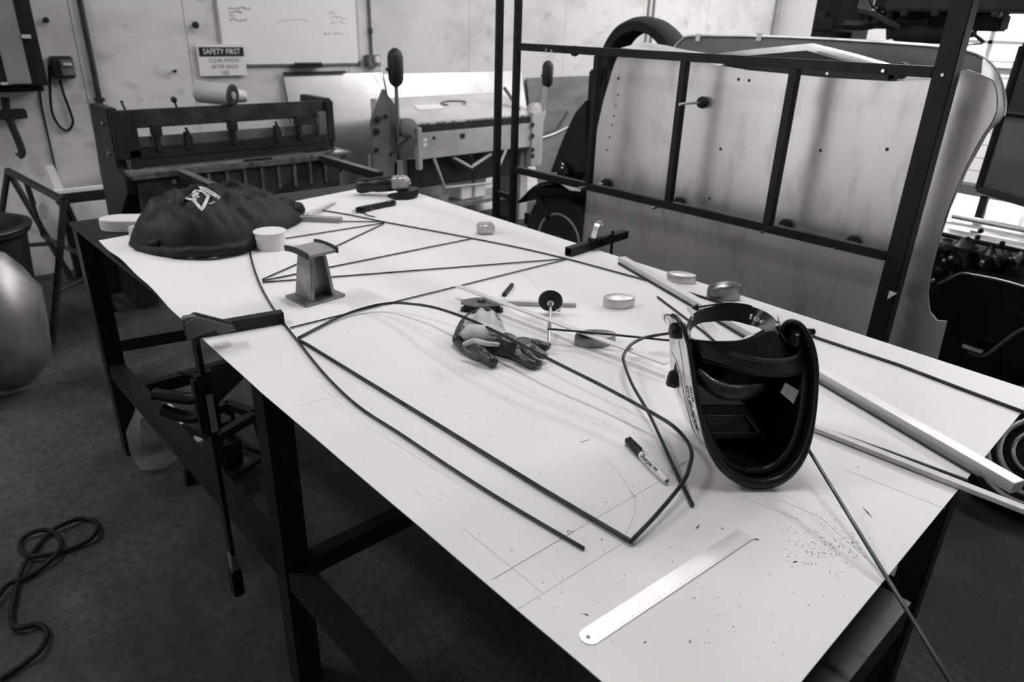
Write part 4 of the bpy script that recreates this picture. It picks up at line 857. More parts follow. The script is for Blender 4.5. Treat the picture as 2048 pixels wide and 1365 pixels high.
# printed logo: conforms to the cloth
def jhit(px, py, lift=.0025):
    d_ = ray(px, py).normalized(); s_ = 2.0
    while s_ < 3.6:
        p = CAM + d_ * s_; h = jh(p.x, p.y)
        if h is not None and p.z <= SZ + h + lift: return p
        s_ += .002
    return ZP(px, py, SZ + .06)
def jline(pts, wd, name='logo_print', m='fabric_print'):
    # a flat printed stroke laid on the cloth
    P = []
    for (x0, y0), (x1, y1) in zip(pts, pts[1:]):
        for k in range(4): P.append((x0 + (x1 - x0) * k / 4, y0 + (y1 - y0) * k / 4))
    P.append(pts[-1]); Q = [jhit(*p, .004) for p in P]; mb = MB(); vs = []; n_ = len(Q)
    for i_, p in enumerate(Q):
        d_ = (Q[min(i_ + 1, n_ - 1)] - Q[max(i_ - 1, 0)]).normalized(); f_ = (Z_ * .8 + (CAM - p).normalized() * .6).normalized(); s_ = d_.cross(f_).normalized() * wd; u_ = f_ * .0012
        vs += [p + s_ + u_, p - s_ + u_, p - s_ - u_, p + s_ - u_]
    fs = [(0, 1, 2, 3), tuple((n_ - 1) * 4 + k_ for k_ in (3, 2, 1, 0))]
    for i_ in range(n_ - 1): fs += [(i_ * 4 + k_, i_ * 4 + (k_ + 1) % 4, (i_ + 1) * 4 + (k_ + 1) % 4, (i_ + 1) * 4 + k_) for k_ in range(4)]
    mb.add(vs, fs); return mb.build(name, m, jb)
jline([(373, 397), (386, 400), (404, 420), (412, 404), (417, 393), (405, 383), (393, 381), (373, 397)], .0048)
jline([(386, 391), (392, 402)], .004); jline([(391, 387), (397, 396)], .004); jline([(385, 393), (396, 386)], .004)
for k in range(7): x = 401 + k * 5.6; y = 374 + k * 3.1; jline([(x, y), (x + 3.2, y + 5.5)], .0046)
jline([(398, 374), (412, 377), (440, 394)], .0020)
jline([(418, 409), (430, 404)], .003, m='mid_grey')

# ================================================================== GUILLOTINE (treadle shear)
GY = 4.10
gx0, gx1 = YP(212, 220, GY).x, YP(662, 205, GY).x; gzt = YP(215, 222, GY).z
gu = thing('sheet_metal_guillotine', 'dark treadle guillotine with light gap under its top beam', 'guillotine', ((gx0 + gx1) / 2, GY + .2, 0))
for s_, x in ((0, gx0), (1, gx1 - .05)):
    yk = [(GY + .10, 0), (GY + .42, 0), (GY + .36, gzt * .72), (GY + .30, gzt + .01), (GY - .0, gzt + .01), (GY - .0, .82), (GY - .10, .78), (GY - .10, .70), (GY + .10, .56)]
    MB().prism([(x, y, z) for y, z in yk], (.05, 0, 0)).build('side_frame', 'cast_iron', gu, bevel=.004)
    MB().span((x - .005 if s_ else x + .005, GY - .035, .86), (x + .12 if not s_ else x + .045, GY - .001, gzt)).build('corner_guide', 'cast_iron', gu, bevel=.005)
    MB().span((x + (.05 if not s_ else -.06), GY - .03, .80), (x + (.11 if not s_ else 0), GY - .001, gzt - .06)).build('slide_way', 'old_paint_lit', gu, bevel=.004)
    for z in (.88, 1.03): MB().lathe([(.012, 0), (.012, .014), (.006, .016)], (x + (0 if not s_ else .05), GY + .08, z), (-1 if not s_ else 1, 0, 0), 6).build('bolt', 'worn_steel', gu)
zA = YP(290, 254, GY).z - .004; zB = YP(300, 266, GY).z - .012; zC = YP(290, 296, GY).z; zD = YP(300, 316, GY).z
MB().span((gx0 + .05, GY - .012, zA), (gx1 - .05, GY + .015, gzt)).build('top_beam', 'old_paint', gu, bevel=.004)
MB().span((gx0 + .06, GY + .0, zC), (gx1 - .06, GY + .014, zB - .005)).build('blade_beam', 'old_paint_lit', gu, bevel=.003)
MB().span((gx0 + .06, GY - .035, zD), (gx1 - .06, GY + .009, zC)).build('hold_down_bar', 'cast_iron', gu, bevel=.004)
MB().span((gx0 + .06, GY - .045, .815), (gx1 - .06, GY - .005, zD - .001)).build('blade_guard', 'cast_iron', gu, bevel=.003)
for px in (312, 372, 465, 552, 597):   # hold-down springs hanging from the beam
    x = YP(px, 270, GY - .02).x; big = px in (312, 465, 597)
    f_ = MB().span((x - .014, GY - .045, zC - .02), (x + .014, GY - .0355 + .02, zB + .01)).build('hold_down_finger', 'cast_iron', gu, bevel=.003)
    if big: MB().span((x - .026, GY - .05, zB + .0), (x + .026, GY - .012, zB + .055)).build('adjuster_block', 'cast_iron', f_, bevel=.004)
    else: MB().tube([(x + .022, GY - .03, zC - .01), (x + .024, GY - .03, zB - .03), (x + .012, GY - .03, zB), (x, GY - .03, zB + .03)], .008, 8).build('spring_rod', 'cast_iron', f_, smooth=True)
for px, py, r in ((250, 205, .008), (354, 200, .016)):  # pin and knob on top of the beam
    q = YP(px, py, GY); k_ = MB().cyl((q.x, GY + .02, gzt), (q.x - .008, GY + .02, q.z - .01), .006, n=8).build('top_pin', 'cast_iron', gu, smooth=True)
    MB().lathe([(r * .4, -r), (r, -r * .4), (r, r * .4), (r * .4, r)], (q.x - .009, GY + .02, q.z), (0, 0, 1), 10).build('pin_knob', 'cast_iron', k_, smooth=True)
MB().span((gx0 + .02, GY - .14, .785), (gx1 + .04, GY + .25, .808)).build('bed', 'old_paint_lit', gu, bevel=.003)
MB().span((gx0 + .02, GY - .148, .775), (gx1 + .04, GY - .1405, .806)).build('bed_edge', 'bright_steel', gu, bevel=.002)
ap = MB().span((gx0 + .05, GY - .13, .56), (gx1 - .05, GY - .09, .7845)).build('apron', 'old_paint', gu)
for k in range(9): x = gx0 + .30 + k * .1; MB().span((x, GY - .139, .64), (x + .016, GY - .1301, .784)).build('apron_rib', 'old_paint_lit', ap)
MB().lathe([(.013, 0), (.013, .006)], (YP(346, 353, GY - .13).x, GY - .1302, .745), (0, -1, 0), 10).build('bolt', 'bright_steel', gu)
for px, l in ((372, .50), (668, .62)):  # sheet support arms reaching forward
    x = ZP(px, 345 if px < 500 else 318, .80).x; ar = MB().span((x - .022, GY - .14 - l, .758), (x + .022, GY - .141, .80)).build('support_arm', 'cast_iron', gu, bevel=.003)
    MB().span((x - .020, GY - .14 - l + .002, .8002), (x + .020, GY - .15, .803)).build('arm_track', 'old_paint_lit', ar)
for x in (gx0 + .08, gx1 - .08): MB().span((x - .03, GY + .12, .0), (x + .03, GY + .22, .7845)).build('leg', 'cast_iron', gu, bevel=.004)
# flat offcut and ruler lying on the guillotine bed
a = ZP(498, 322, .81); b = ZP(530, 317, .81)
tag(MB().box(((a.x + b.x) / 2, a.y, .814), (.16, .03, .008)).build('steel_offcut', 'cast_iron', bevel=.002), 'small dark steel offcut on the guillotine bed', 'offcut')
a = ZP(672, 304, .81)
tag(MB().box((a.x - .02, min(a.y, GY - .02), .8105), (.14, .05, .003), Matrix.Rotation(.3, 3, 'Z')).build('bright_offcut', 'bright_steel'), 'bright metal offcut at the right end of the guillotine bed', 'offcut')
# roll of paper on top of the beam, open end to the camera
pa = YP(404, 186, GY + .12); pe = YP(464, 190, GY + .0); ax_ = (pe - pa).normalized()
zc_ = gzt + .061; A0 = Vector((pa.x, GY + .16, zc_)); A1 = Vector((pe.x + .0, GY - .0, zc_ - .012)); A2 = A1 + (A1 - A0).normalized() * .0
t = thing('paper_roll', 'pale rolled sheet with dark open end lying on the guillotine beam', 'roll', (A0.x, A0.y, gzt))
dA = (A1 - A0).normalized(); Lr = (A1 - A0).length
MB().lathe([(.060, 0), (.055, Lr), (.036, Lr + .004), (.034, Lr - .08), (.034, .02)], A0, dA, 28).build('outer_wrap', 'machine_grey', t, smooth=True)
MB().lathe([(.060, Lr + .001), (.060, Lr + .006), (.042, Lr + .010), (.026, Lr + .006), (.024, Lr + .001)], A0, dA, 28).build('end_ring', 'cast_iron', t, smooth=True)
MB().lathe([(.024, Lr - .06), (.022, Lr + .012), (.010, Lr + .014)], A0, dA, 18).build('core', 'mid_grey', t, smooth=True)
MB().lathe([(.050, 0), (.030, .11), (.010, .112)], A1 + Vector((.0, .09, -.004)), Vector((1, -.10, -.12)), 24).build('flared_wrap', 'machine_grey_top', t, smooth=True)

# ================================================================== FOLDING BRAKE
BY = 4.40
def BP(px, py, y=BY): return YP(px, py, y)
fb = thing('folding_brake', 'pale grey sheet folding machine with black capsule counterweights', 'folding machine', (3.55, BY + .2, 0))
pl = [BP(*p) for p in [(744, 242), (768, 178), (795, 216), (795, 382), (746, 376)]]
le_ = MB().prism(pl, (0, .03, 0)).build('end_plate', 'machine_dark', fb, bevel=.003)
for px, py, r in ((755, 238, .022), (752, 262, .022), (770, 232, .013), (752, 300, .014), (752, 360, .012)): MB().lathe([(r, 0), (r, .018), (r * .6, .02)], BP(px, py, BY - .001), (0, -1, 0), 14).build('boss', 'cast_iron', le_, smooth=True)
# main apron and beams
x0, x1 = BP(826, 262).x, BP(1056, 240).x
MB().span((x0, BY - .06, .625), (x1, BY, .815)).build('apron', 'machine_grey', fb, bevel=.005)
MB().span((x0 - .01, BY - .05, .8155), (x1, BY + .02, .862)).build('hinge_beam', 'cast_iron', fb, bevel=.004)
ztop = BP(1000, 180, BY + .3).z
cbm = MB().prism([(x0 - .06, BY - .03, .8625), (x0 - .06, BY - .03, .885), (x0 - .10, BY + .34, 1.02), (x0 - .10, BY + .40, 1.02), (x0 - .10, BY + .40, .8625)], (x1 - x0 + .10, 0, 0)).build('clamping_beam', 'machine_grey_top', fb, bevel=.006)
for k in range(22):
    x = x0 + .06 + k * (x1 - x0 - .15) / 21; 
    if random.random() < .75: MB().box((x, BY - .0325, .873), (random.uniform(.02, .05), .005, .012)).build('clamp_finger', 'machine_dark', cbm)
nx, ny_ = Vector((1, 0, 0)), Vector((0, .37, .135)).normalized()
q = Vector((BP(845, 205, BY + .2).x, BY + .17, .962)); MB().box(q + Vector((.04, 0, .0)), (.24, .075, .004), Matrix((nx, ny_, nx.cross(ny_))).transposed()).build('data_plate', 'white_bright', cbm)
q2 = q + Vector((.30, .03, .012)); MB().tube(smoothpts([q2 + nx * (.12 * math.cos(a_)) + ny_ * (.035 * math.sin(a_)) + Z_ * .004 for a_ in [k * .45 for k in range(-2, 10)]], 4), .006, 6).build('coiled_wire', 'machine_dark', cbm, smooth=True)
for px, py, w_, m in ((850, 290, .03, 'white_bright'), (868, 276, .025, 'cast_iron'), (925, 272, .045, 'cast_iron'), (850, 280, .03, 'white_bright')):
    q = BP(px, py, BY - .06); MB().box((q.x, BY - .0612, q.z), (w_, .003, w_ * .8)).build('paint_chip', m, fb)
# front bearing block with lever (left) and right end plate with holes
q = BP(806, 255); MB().lathe([(.062, -.02), (.070, .02), (.070, .06), (.04, .07)], (q.x, BY - .02, q.z), (0, -1, 0), 24).build('pivot_bearing', 'machine_dark', fb, smooth=True)
q = BP(824, 290); MB().span((q.x - .018, BY - .10, .56), (q.x + .022, BY - .061, .86)).build('bearing_plate', 'machine_grey', fb, bevel=.004)
MB().bar(BP(822, 272, BY - .12), BP(780, 310, BY - .20), .022, .022).build('clamp_handle', 'cast_iron', fb, bevel=.004)
MB().lathe([(.02, 0), (.02, .03)], BP(822, 272, BY - .10), (0, -1, 0), 14).build('handle_boss', 'galv', fb)
q0 = BP(1052, 236); q1 = BP(1079, 236); zb_ = BP(1062, 330).z
rp_ = MB().span((q0.x, BY - .075, zb_), (q1.x - .02, BY - .061 + .055, .90)).build('end_bracket', 'machine_grey', fb, bevel=.006)
for py in (250, 272, 300, 312): q = BP(1065, py, BY - .075); MB().lathe([(.020, 0), (.020, .004)], (q.x, BY - .0752, q.z), (0, -1, 0), 14).build('bracket_hole', 'cast_iron', rp_)
q = BP(1072, 224); MB().lathe([(.09, -.02), (.095, .04), (.06, .06)], (q.x, BY + .02, q.z - .02), (0, -1, 0), 22).build('pivot_bearing', 'machine_grey', fb, smooth=True)
MB().bar(BP(1008, 175, BY + .1), BP(1040, 222, BY + .05), .035, .02).build('stop_arm', 'machine_dark', fb, bevel=.003)
MB().tube([BP(1080, 278, BY - .04), BP(1110, 268, BY - .08), BP(1150, 248, BY - .12)], .016, 10).build('lift_handle', 'galv', fb, smooth=True)
MB().tube([BP(1080, 272, BY), BP(1112, 262, BY), BP(1135, 225, BY + .1)], .014, 10).build('rear_handle', 'cast_iron', fb, smooth=True)
# counterweights
for (px, py), (bx_, by_), r, h, m in (((786, 135), (790, 275), .054, .25, 'cast_iron'), ((1090, 148), (1076, 240), .046, .21, 'cast_iron')):
    c = BP(px, py); b_ = BP(bx_, by_)
    MB().cyl((b_.x, BY - .04, b_.z), (c.x, BY - .03, c.z), .015, n=10).build('counterweight_arm', 'machine_dark' if px < 900 else 'galv', fb, smooth=True)
    cw = MB().lathe([(r * .3, -h / 2), (r * .8, -h / 2 + r * .4), (r, -h / 2 + r), (r, h / 2 - r), (r * .8, h / 2 - r * .4), (r * .3, h / 2)], (c.x, BY - .03, c.z), (0, 0, 1), 24).build('counterweight', m, fb, smooth=True)
    MB().lathe([(.012, 0), (.012, .02)], (c.x - r, BY - .03, c.z - .01), (-1, 0, 0), 8).build('set_screw', m, cw)
# under frame: truss V, U-shaped lift bar, legs, shelf
MB().tube([BP(905, 315, BY - .03), BP(942, 335, BY - .03), BP(982, 308, BY - .03)], .014, 8).build('truss_strut', 'machine_grey', fb, smooth=True)
MB().cyl(BP(942, 312, BY - .03), BP(942, 332, BY - .03), .012, n=8).build('truss_post', 'cast_iron', fb)
MB().tube([BP(868, 318, BY - .14), BP(890, 376, BY - .20), BP(984, 366, BY - .20), BP(1012, 300, BY - .14)], .011, 8).build('lift_bar', 'machine_grey', fb, smooth=True)
for xa in (BP(800, 400).x, x1 - .02):
    MB().prism([(xa - .05, BY + .0, 0), (xa + .05, BY + .0, 0), (xa + .04, BY + .0, .62), (xa - .04, BY + .0, .62)], (0, .35, 0)).build('leg', 'machine_grey', fb, bevel=.004)
MB().span((BP(805, 400).x + .05, BY + .02, .20), (x1 - .08, BY + .34, .23)).build('shelf', 'machine_dark', fb)
MB().span((x0 - .02, BY + .02, .40), (x1 - .08, BY + .06, .62)).build('rear_panel', 'cast_iron', fb)
# white bucket-like box on the shelf under the brake
q = BP(942, 395, BY + .12); t = thing('storage_tub', 'white plastic tub on the shelf under the folding machine', 'tub', (q.x, BY + .15, .231))
pr_ = [(-.13, 0), (.13, 0), (.16, .30), (-.16, .30)]
MB().prism([(q.x + a_, BY + .09, .231 + z) for a_, z in pr_], (0, .18, 0)).build('body', 'white_bright', t, bevel=.01); MB().span((q.x - .17, BY + .08, .525), (q.x + .17, BY + .28, .54)).build('rim', 'white_bright', t, bevel=.004)
MB().span((q.x - .01, BY + .083, .25), (q.x + .015, BY + .0895, .52)).build('corner_rib', 'mid_grey', t)

# ================================================================== STEEL TUBE FIXTURE FRAME
FX = 2.15
fr = thing('fixture_rack', 'tall black steel tube rack standing between bench and body panel', 'rack', (FX, 1.5, 0))
yR = (XP(1893, 0, FX).y + XP(1740, 664, FX).y) / 2
MB().span((FX, yR - .052, 0), (FX + .052, yR, 2.7)).build('post', 'black_steel', fr, bevel=.003)
yL = XP(1030, 97, FX).y; y2 = XP(991, 200, FX).y
MB().span((FX, yL - .012, 0), (FX + .026, yL + .014, 2.7)).build('post', 'black_steel', fr, bevel=.002)
MB().span((FX, y2 - .014, 0), (FX + .028, y2 + .012, 2.7)).build('post', 'black_steel', fr, bevel=.002)
zT, zBt = XP(1870, 145, FX).z, XP(1775, 514, FX).z
top = MB().span((FX, yR, zT - .014), (FX + .028, yL - .0125, zT + .014)).build('rail', 'black_steel', fr, bevel=.002)
bot = MB().span((FX, yR, zBt - .014), (FX + .028, yL - .0125, zBt + .014)).build('rail', 'black_steel', fr, bevel=.002)
for px, py, w_ in ((1182, 250, .024), (1350, 260, .026), (1558, 300, .028)):
    y = XP(px, py, FX).y; MB().span((FX + .001, y - w_ / 2, zBt + .0145), (FX + .001 + w_, y + w_ / 2, zT - .0145)).build('upright', 'black_steel', fr, bevel=.002)
zr = XP(1008, 392, FX).z; MB().span((FX + .004, yL + .0145, zr - .012), (FX + .022, y2 - .0145, zr + .012)).build('rung', 'black_steel', fr)
MB().span((FX + .002, yL + .0145, 2.3), (FX + .024, y2 - .0145, 2.324)).build('rung', 'black_steel', fr)
q = XP(1785, 590, FX); MB().prism([(FX - .001, q.y - .012, q.z + .008), (FX - .001, q.y + .010, q.z - .016), (FX - .001, q.y + .010, q.z + .010)], (-.003, 0, 0)).build('tape_tab', 'white_plain', fr)
for px, py in ((1093, 100), (1655, 147), (1885, 150)): q = XP(px, py, FX); MB().lathe([(.005, 0), (.004, .003)], (FX - .0003, q.y, q.z), (-1, 0, 0), 10).build('rivet', 'bright_steel', fr)
PX = 2.275
for i, (px, py, stub) in enumerate([(1405, 205, 0), (1213, 367, 1), (1358, 405, 1), (1571, 450, 1), (1706, 484, 0), (1150, 102, 0), (1805, 140, 0)]):
    p = XP(px, py, PX); bt = MB().cyl((FX - (.045 if stub else .012), p.y, p.z), (PX, p.y, p.z), .0045, n=10).build('stud', 'bright_steel', fr, smooth=True)
    MB().lathe([(.010, -.012), (.019, -.010), (.021, .0), (.019, .008), (.008, .009)], (PX, p.y, p.z), (1, 0, 0), 20).build('rubber_pad', 'rubber', bt, smooth=True)

# ================================================================== ALUMINIUM BODY SHELL behind the rack
AX, BX = 2.29, 2.92
bs = thing('car_body_shell', 'large bare aluminium car body shell standing behind the rack', 'car body', (2.6, 1.3, 0))
front = [(1243, 95), (1330, 113), (1500, 141), (1660, 156), (1780, 163), (1870, 160), (1903, 146), (1935, 139), (1965, 150), (1988, 164), (1996, 200), (1990, 236), (1960, 284), (1926, 352), (1898, 422), (1878, 482), (1863, 540), (1856, 590), (1860, 624), (1874, 641), (1894, 643)]
FP = [XP(*p, AX) for p in front]
ye = FP[-1].y; 
outl = FP + [Vector((AX, ye - .02, .30)), Vector((AX, ye - .02, .12)), Vector((AX, XP(1165, 470, AX).y + .03, .12)), XP(1166, 470, AX), XP(1174, 380, AX), XP(1187, 290, AX), XP(1207, 200, AX), XP(1228, 130, AX)]
# front sheet: triangulated fan over a gentle curvature, folded lip on the left edge
def skin_panel(outline, name, m, par, bulge=0., th=.003):
    bm = bmesh.new(); n = len(outline); org = par.location
    fv = [bm.verts.new(p - org) for p in outline]; f = bm.faces.new(fv); r = bmesh.ops.extrude_face_region(bm, geom=[f]); 
    for v in [e for e in r['geom'] if isinstance(e, bmesh.types.BMVert)]: v.co.x += th
    bmesh.ops.recalc_face_normals(bm, faces=bm.faces[:]); me = bpy.data.meshes.new(name); bm.to_mesh(me); bm.free(); me.materials.append(MATS[m]); o = bpy.data.objects.new(name, me); col.objects.link(o); o.parent = par; return o
skin_panel(outl, 'front_panel', 'body_alu', bs)
lip = [XP(1166, 470, AX), XP(1174, 380, AX), XP(1187, 290, AX), XP(1207, 200, AX), XP(1228, 130, AX), XP(1243, 95, AX)]; lip = [Vector((AX, lip[0].y + .03, .12))] + lip
mb = MB(); vs = []
for p in lip: vs += [p + Vector((-.001, .0, 0)), p + Vector((.06, .035, 0))]
mb.add(vs + [v + Vector((.002, -.003, 0)) for v in vs], [(2 * i, 2 * i + 1, 2 * i + 3, 2 * i + 2) for i in range(len(lip) - 1)] + [(14 + 2 * i + 2, 14 + 2 * i + 3, 14 + 2 * i + 1, 14 + 2 * i) for i in range(len(lip) - 1)]); mb.build('folded_edge', 'body_alu', bs, smooth=True)
# top deck behind the front edge
dk = [FP[0], XP(1290, 103, AX), FP[1], XP(1380, 121, AX), XP(1410, 126, AX), XP(1440, 131, AX)]; mb = MB(); vs = []
for k, p in enumerate(dk): vs += [p + Vector((.004, 0, 0)), Vector((AX + .16, p.y + .02, p.z + .020))]
mb.add(vs, [(2 * i, 2 * i + 1, 2 * i + 3, 2 * i + 2) for i in range(5)]); 
for i in range(12): mb.v.append(mb.v[i] + Vector((0, 0, -.003)))
mb.f += [(12 + 2 * i + 2, 12 + 2 * i + 3, 12 + 2 * i + 1, 12 + 2 * i) for i in range(5)]; mb.build('top_deck', 'alu', bs)
# peaked ridge strip
rg = [XP(*p, AX + .26) for p in [(1415, 116), (1510, 105), (1611, 95), (1700, 118), (1785, 143)]]
mb = MB(); vs = []
for p in rg: vs += [p + Vector((0, 0, .012)), p - Vector((0, 0, .014)), p - Vector((-.05, 0, .014)), p + Vector((.05, 0, .014))]
fs = [(0, 1, 2, 3), (19, 18, 17, 16)]
for i in range(4): fs += [(i * 4 + k, i * 4 + (k + 1) % 4, (i + 1) * 4 + (k + 1) % 4, (i + 1) * 4 + k) for k in range(4)]
mb.add(vs, fs).build('ridge_strip', 'alu', bs)
inn = [XP(*p, AX + .20) for p in [(1405, 119), (1612, 101), (1795, 150), (1795, 230), (1405, 230)]]; MB().prism(inn, (.01, 0, 0)).build('gap_shade_sheet', 'opening_shade', bs)  # dark sheet stands in for the shaded gap under the ridge
# plate at right of the deck with a round hole
q = XP(1790, 148, AX + .20); pl = [XP(*p, AX + .20) for p in [(1780, 131), (1870, 135), (1872, 165), (1776, 160)]]; dkp = MB().prism(pl, (.004, 0, 0)).build('deck_plate', 'alu', bs)
q = XP(1802, 144, AX + .198); MB().lathe([(.022, 0), (.022, .003)], q, (-1, 0, 0), 20).build('plate_hole', 'opening_shade', dkp)
# rear panel and curved side wall
back = [(1300, 300), (1345, 100), (1362, 82), (1385, 73), (1500, 73), (1620, 77), (1760, 85), (1890, 95), (1940, 104), (1968, 117), (1988, 138), (2002, 168), (2009, 205), (2006, 232), (1975, 268), (1935, 340), (1900, 420), (1880, 480)]
BPn = [XP(*p, BX) for p in back]; skin_panel(BPn + [Vector((BX, BPn[-1].y, .3)), Vector((BX, BPn[0].y, .3))], 'rear_panel', 'tub_grey', bs)
Lf = [FP[8], FP[9], FP[10], FP[11], FP[12], FP[13], FP[14], FP[15]]; Lb = [BPn[9], BPn[10], BPn[11], BPn[13], BPn[14], BPn[15], BPn[16], BPn[17]]
Lf = smoothpts(Lf, 5); Lb = smoothpts(Lb, 5)
mb = MB(); mb.grid(lambda u, v: Lf[int(round(u * 35))].lerp(Lb[int(round(u * 35))], v), 35, 6, (0, .003, .0)); mb.build('side_wall', 'tub_grey', bs, smooth=True)
rimc = smoothpts(BPn[1:14], 5); MB().tube(rimc, .007, 8).build('wired_edge', 'alu', bs, smooth=True)
for px, py in ((1398, 75), (1520, 74)): q = XP(px, py, BX); MB().box(q + Vector((-.006, 0, .0)), (.006, .022, .03)).build('clip', 'white_bright', bs)
for px, py in ((1441, 298), (1477, 159), (1498, 161), (1419, 397), (1774, 299), (1237, 157), (1641, 301)): q = XP(px, py, AX - .0005); MB().lathe([(.0055, 0), (.005, .0015)], q, (-1, 0, 0), 10).build('drill_hole', 'opening_shade', bs)
for py in (190, 212, 232, 250, 275, 300): q = XP(1243 - (py - 157) * .20, py, AX - .0005); MB().lathe([(.004, 0), (.004, .0012)], q, (-1, 0, 0), 8).build('drill_hole', 'opening_shade', bs)
for y in (1.0, 1.7): MB().span((AX + .1, y - .04, 0), (BX - .05, y + .04, .35)).build('stand_block', 'black_matte', bs)

# ================================================================== BLACK VINTAGE CAR, left, behind the rack
CX = 3.2
cr = thing('vintage_car', 'black vintage car with spoked wheel behind the aluminium shell', 'car', (CX + .4, 2.5, 0))
wc = Vector((CX, 2.955, .315)); axw = Vector((-1, 0, 0))
ty = MB().lathe([(.175, .05), (.215, .062), (.285, .058), (.312, .03), (.314, .0), (.312, -.03), (.285, -.058), (.215, -.062), (.175, -.05)], wc, axw, 40).build('tyre', 'rubber', cr, smooth=True)
MB().tube([wc + Vector((-.05, math.cos(a_) * .178, math.sin(a_) * .178)) for a_ in [k * math.pi / 20 for k in range(40)]], .009, 8, closed=True).build('wheel_rim', 'mid_grey', ty, smooth=True)
for k in range(20):
    a_ = 2 * math.pi * k / 20; MB().cyl(wc + Vector((-.03, math.cos(a_ + .15) * .05, math.sin(a_ + .15) * .05)), wc + Vector((-.03, math.cos(a_) * .172, math.sin(a_) * .172)), .0045, n=6).build('spoke', 'galv' if k in (4, 7) else 'cast_iron', ty)
MB().lathe([(.055, -.02), (.05, .06), (.03, .075)], wc, axw, 18).build('hub', 'cast_iron', ty, smooth=True)
# wing over the wheel, running back as running board
wing = [(CX - .09, 2.955 + .37 * math.cos(a_), .315 + .37 * math.sin(a_)) for a_ in [math.radians(d_) for d_ in range(168, 39, -8)]]
wing = [(CX - .09, 2.40, .42)] + wing + [(CX - .09, 3.30, .50)]
MB().prism(wing + [(p[0], p[1], p[2] + .012) for p in wing[::-1]], (.26, 0, 0)).build('front_wing', 'car_black', cr, smooth=True)
MB().span((CX + .12, 1.2, .30), (CX + .20, 3.45, .38)).build('chassis_rail', 'car_black', cr)
MB().span((CX + .18, 1.4, .38), (CX + .9, 2.62, .95)).build('bulkhead', 'car_black', cr, bevel=.03)
MB().prism([(CX + .1, 2.62, .42), (CX + .1, 3.22, .42), (CX + .1, 3.18, .70), (CX + .1, 2.98, .78), (CX + .1, 2.62, .84)], (.7, 0, 0)).build('bonnet', 'car_black', cr, bevel=.02)
# sweeping black arch (mudguard) with channel section
arch = [XP(*p, CX) for p in [(1118, 345), (1130, 300), (1146, 250), (1168, 195), (1184, 140), (1198, 90), (1222, 52), (1252, 34), (1278, 32), (1306, 42), (1330, 64), (1346, 92), (1358, 130)]]
ar = smoothpts(arch, 6); mb = MB(); vs = []
for i, p in enumerate(ar):
    d_ = (ar[min(i + 1, len(ar) - 1)] - ar[max(i - 1, 0)]).normalized(); nn = Vector((0, -d_.z, d_.y))
    if nn.z < 0 and False: nn = -nn
    cidir = (Vector((CX, XP(1272, 160, CX).y, XP(1272, 160, CX).z)) - p).normalized() if i > 24 else Vector((0, -.9, -.2)).normalized()
    for a_ in range(-3, 4):
        th = a_ / 3 * 1.35; vs.append(p - cidir * (.035 * math.cos(th) - .035) * 1 + Vector((.085 * math.sin(th) + .09, 0, 0)) + cidir * .0)
N7 = 7; fs = [(i * N7 + k, i * N7 + k + 1, (i + 1) * N7 + k + 1, (i + 1) * N7 + k) for i in range(len(ar) - 1) for k in range(6)]
nvv = len(vs); vs2 = []
for i, p in enumerate(ar):
    cidir = (Vector((CX, XP(1272, 160, CX).y, XP(1272, 160, CX).z)) - p).normalized() if i > 24 else Vector((0, -.9, -.2)).normalized()
    for a_ in range(7): vs2.append(vs[i * 7 + a_] + cidir * .045)
fs += [tuple(reversed([nvv + q for q in f])) for f in list(fs)] + [(i * 7, (i + 1) * 7, nvv + (i + 1) * 7, nvv + i * 7) for i in range(len(ar) - 1)] + [(i * 7 + 6, nvv + i * 7 + 6, nvv + (i + 1) * 7 + 6, (i + 1) * 7 + 6) for i in range(len(ar) - 1)]
MB().add(vs + vs2, fs).build('mudguard', 'black_matte', cr, smooth=True)
MB().span((CX + .02, XP(1195, 140, CX).y - .05, .38), (CX + .10, XP(1172, 140, CX).y, XP(1185, 140, CX).z)).build('mudguard_stay', 'black_matte', cr, bevel=.01)
MB().prism([XP(*p, CX - .02) for p in [(1100, 345), (1112, 312), (1128, 270), (1150, 225), (1172, 200), (1172, 345)]], (.03, 0, 0)).build('side_valance', 'black_matte', cr, bevel=.004)
MB().tube([XP(*p, CX - .05) for p in [(1075, 382), (1085, 410), (1100, 432)]], .03, 10).build('dumb_iron', 'black_matte', cr, smooth=True)
MB().prism([XP(*p, CX - .12) for p in [(1062, 378), (1072, 374), (1175, 384), (1175, 396), (1070, 392)]], (.25, 0, 0)).build('front_apron', 'car_black', cr, bevel=.004)
MB().prism([XP(*p, CX - .135) for p in [(1120, 367), (1162, 375), (1160, 383), (1140, 381)]], (.006, 0, 0)).build('number_plate', 'white_bright', cr)
MB().prism([XP(*p, CX + .02) for p in [(1082, 402), (1104, 404), (1098, 414), (1086, 420)]], (.006, 0, 0)).build('lamp_glass', 'white_bright', cr)
q = XP(1125, 345, CX - .06); MB().lathe([(.02, -.06), (.055, -.04), (.07, 0), (.068, .01)], q, (-.6, .8, 0), 18).build('headlamp', 'car_black', cr, smooth=True)

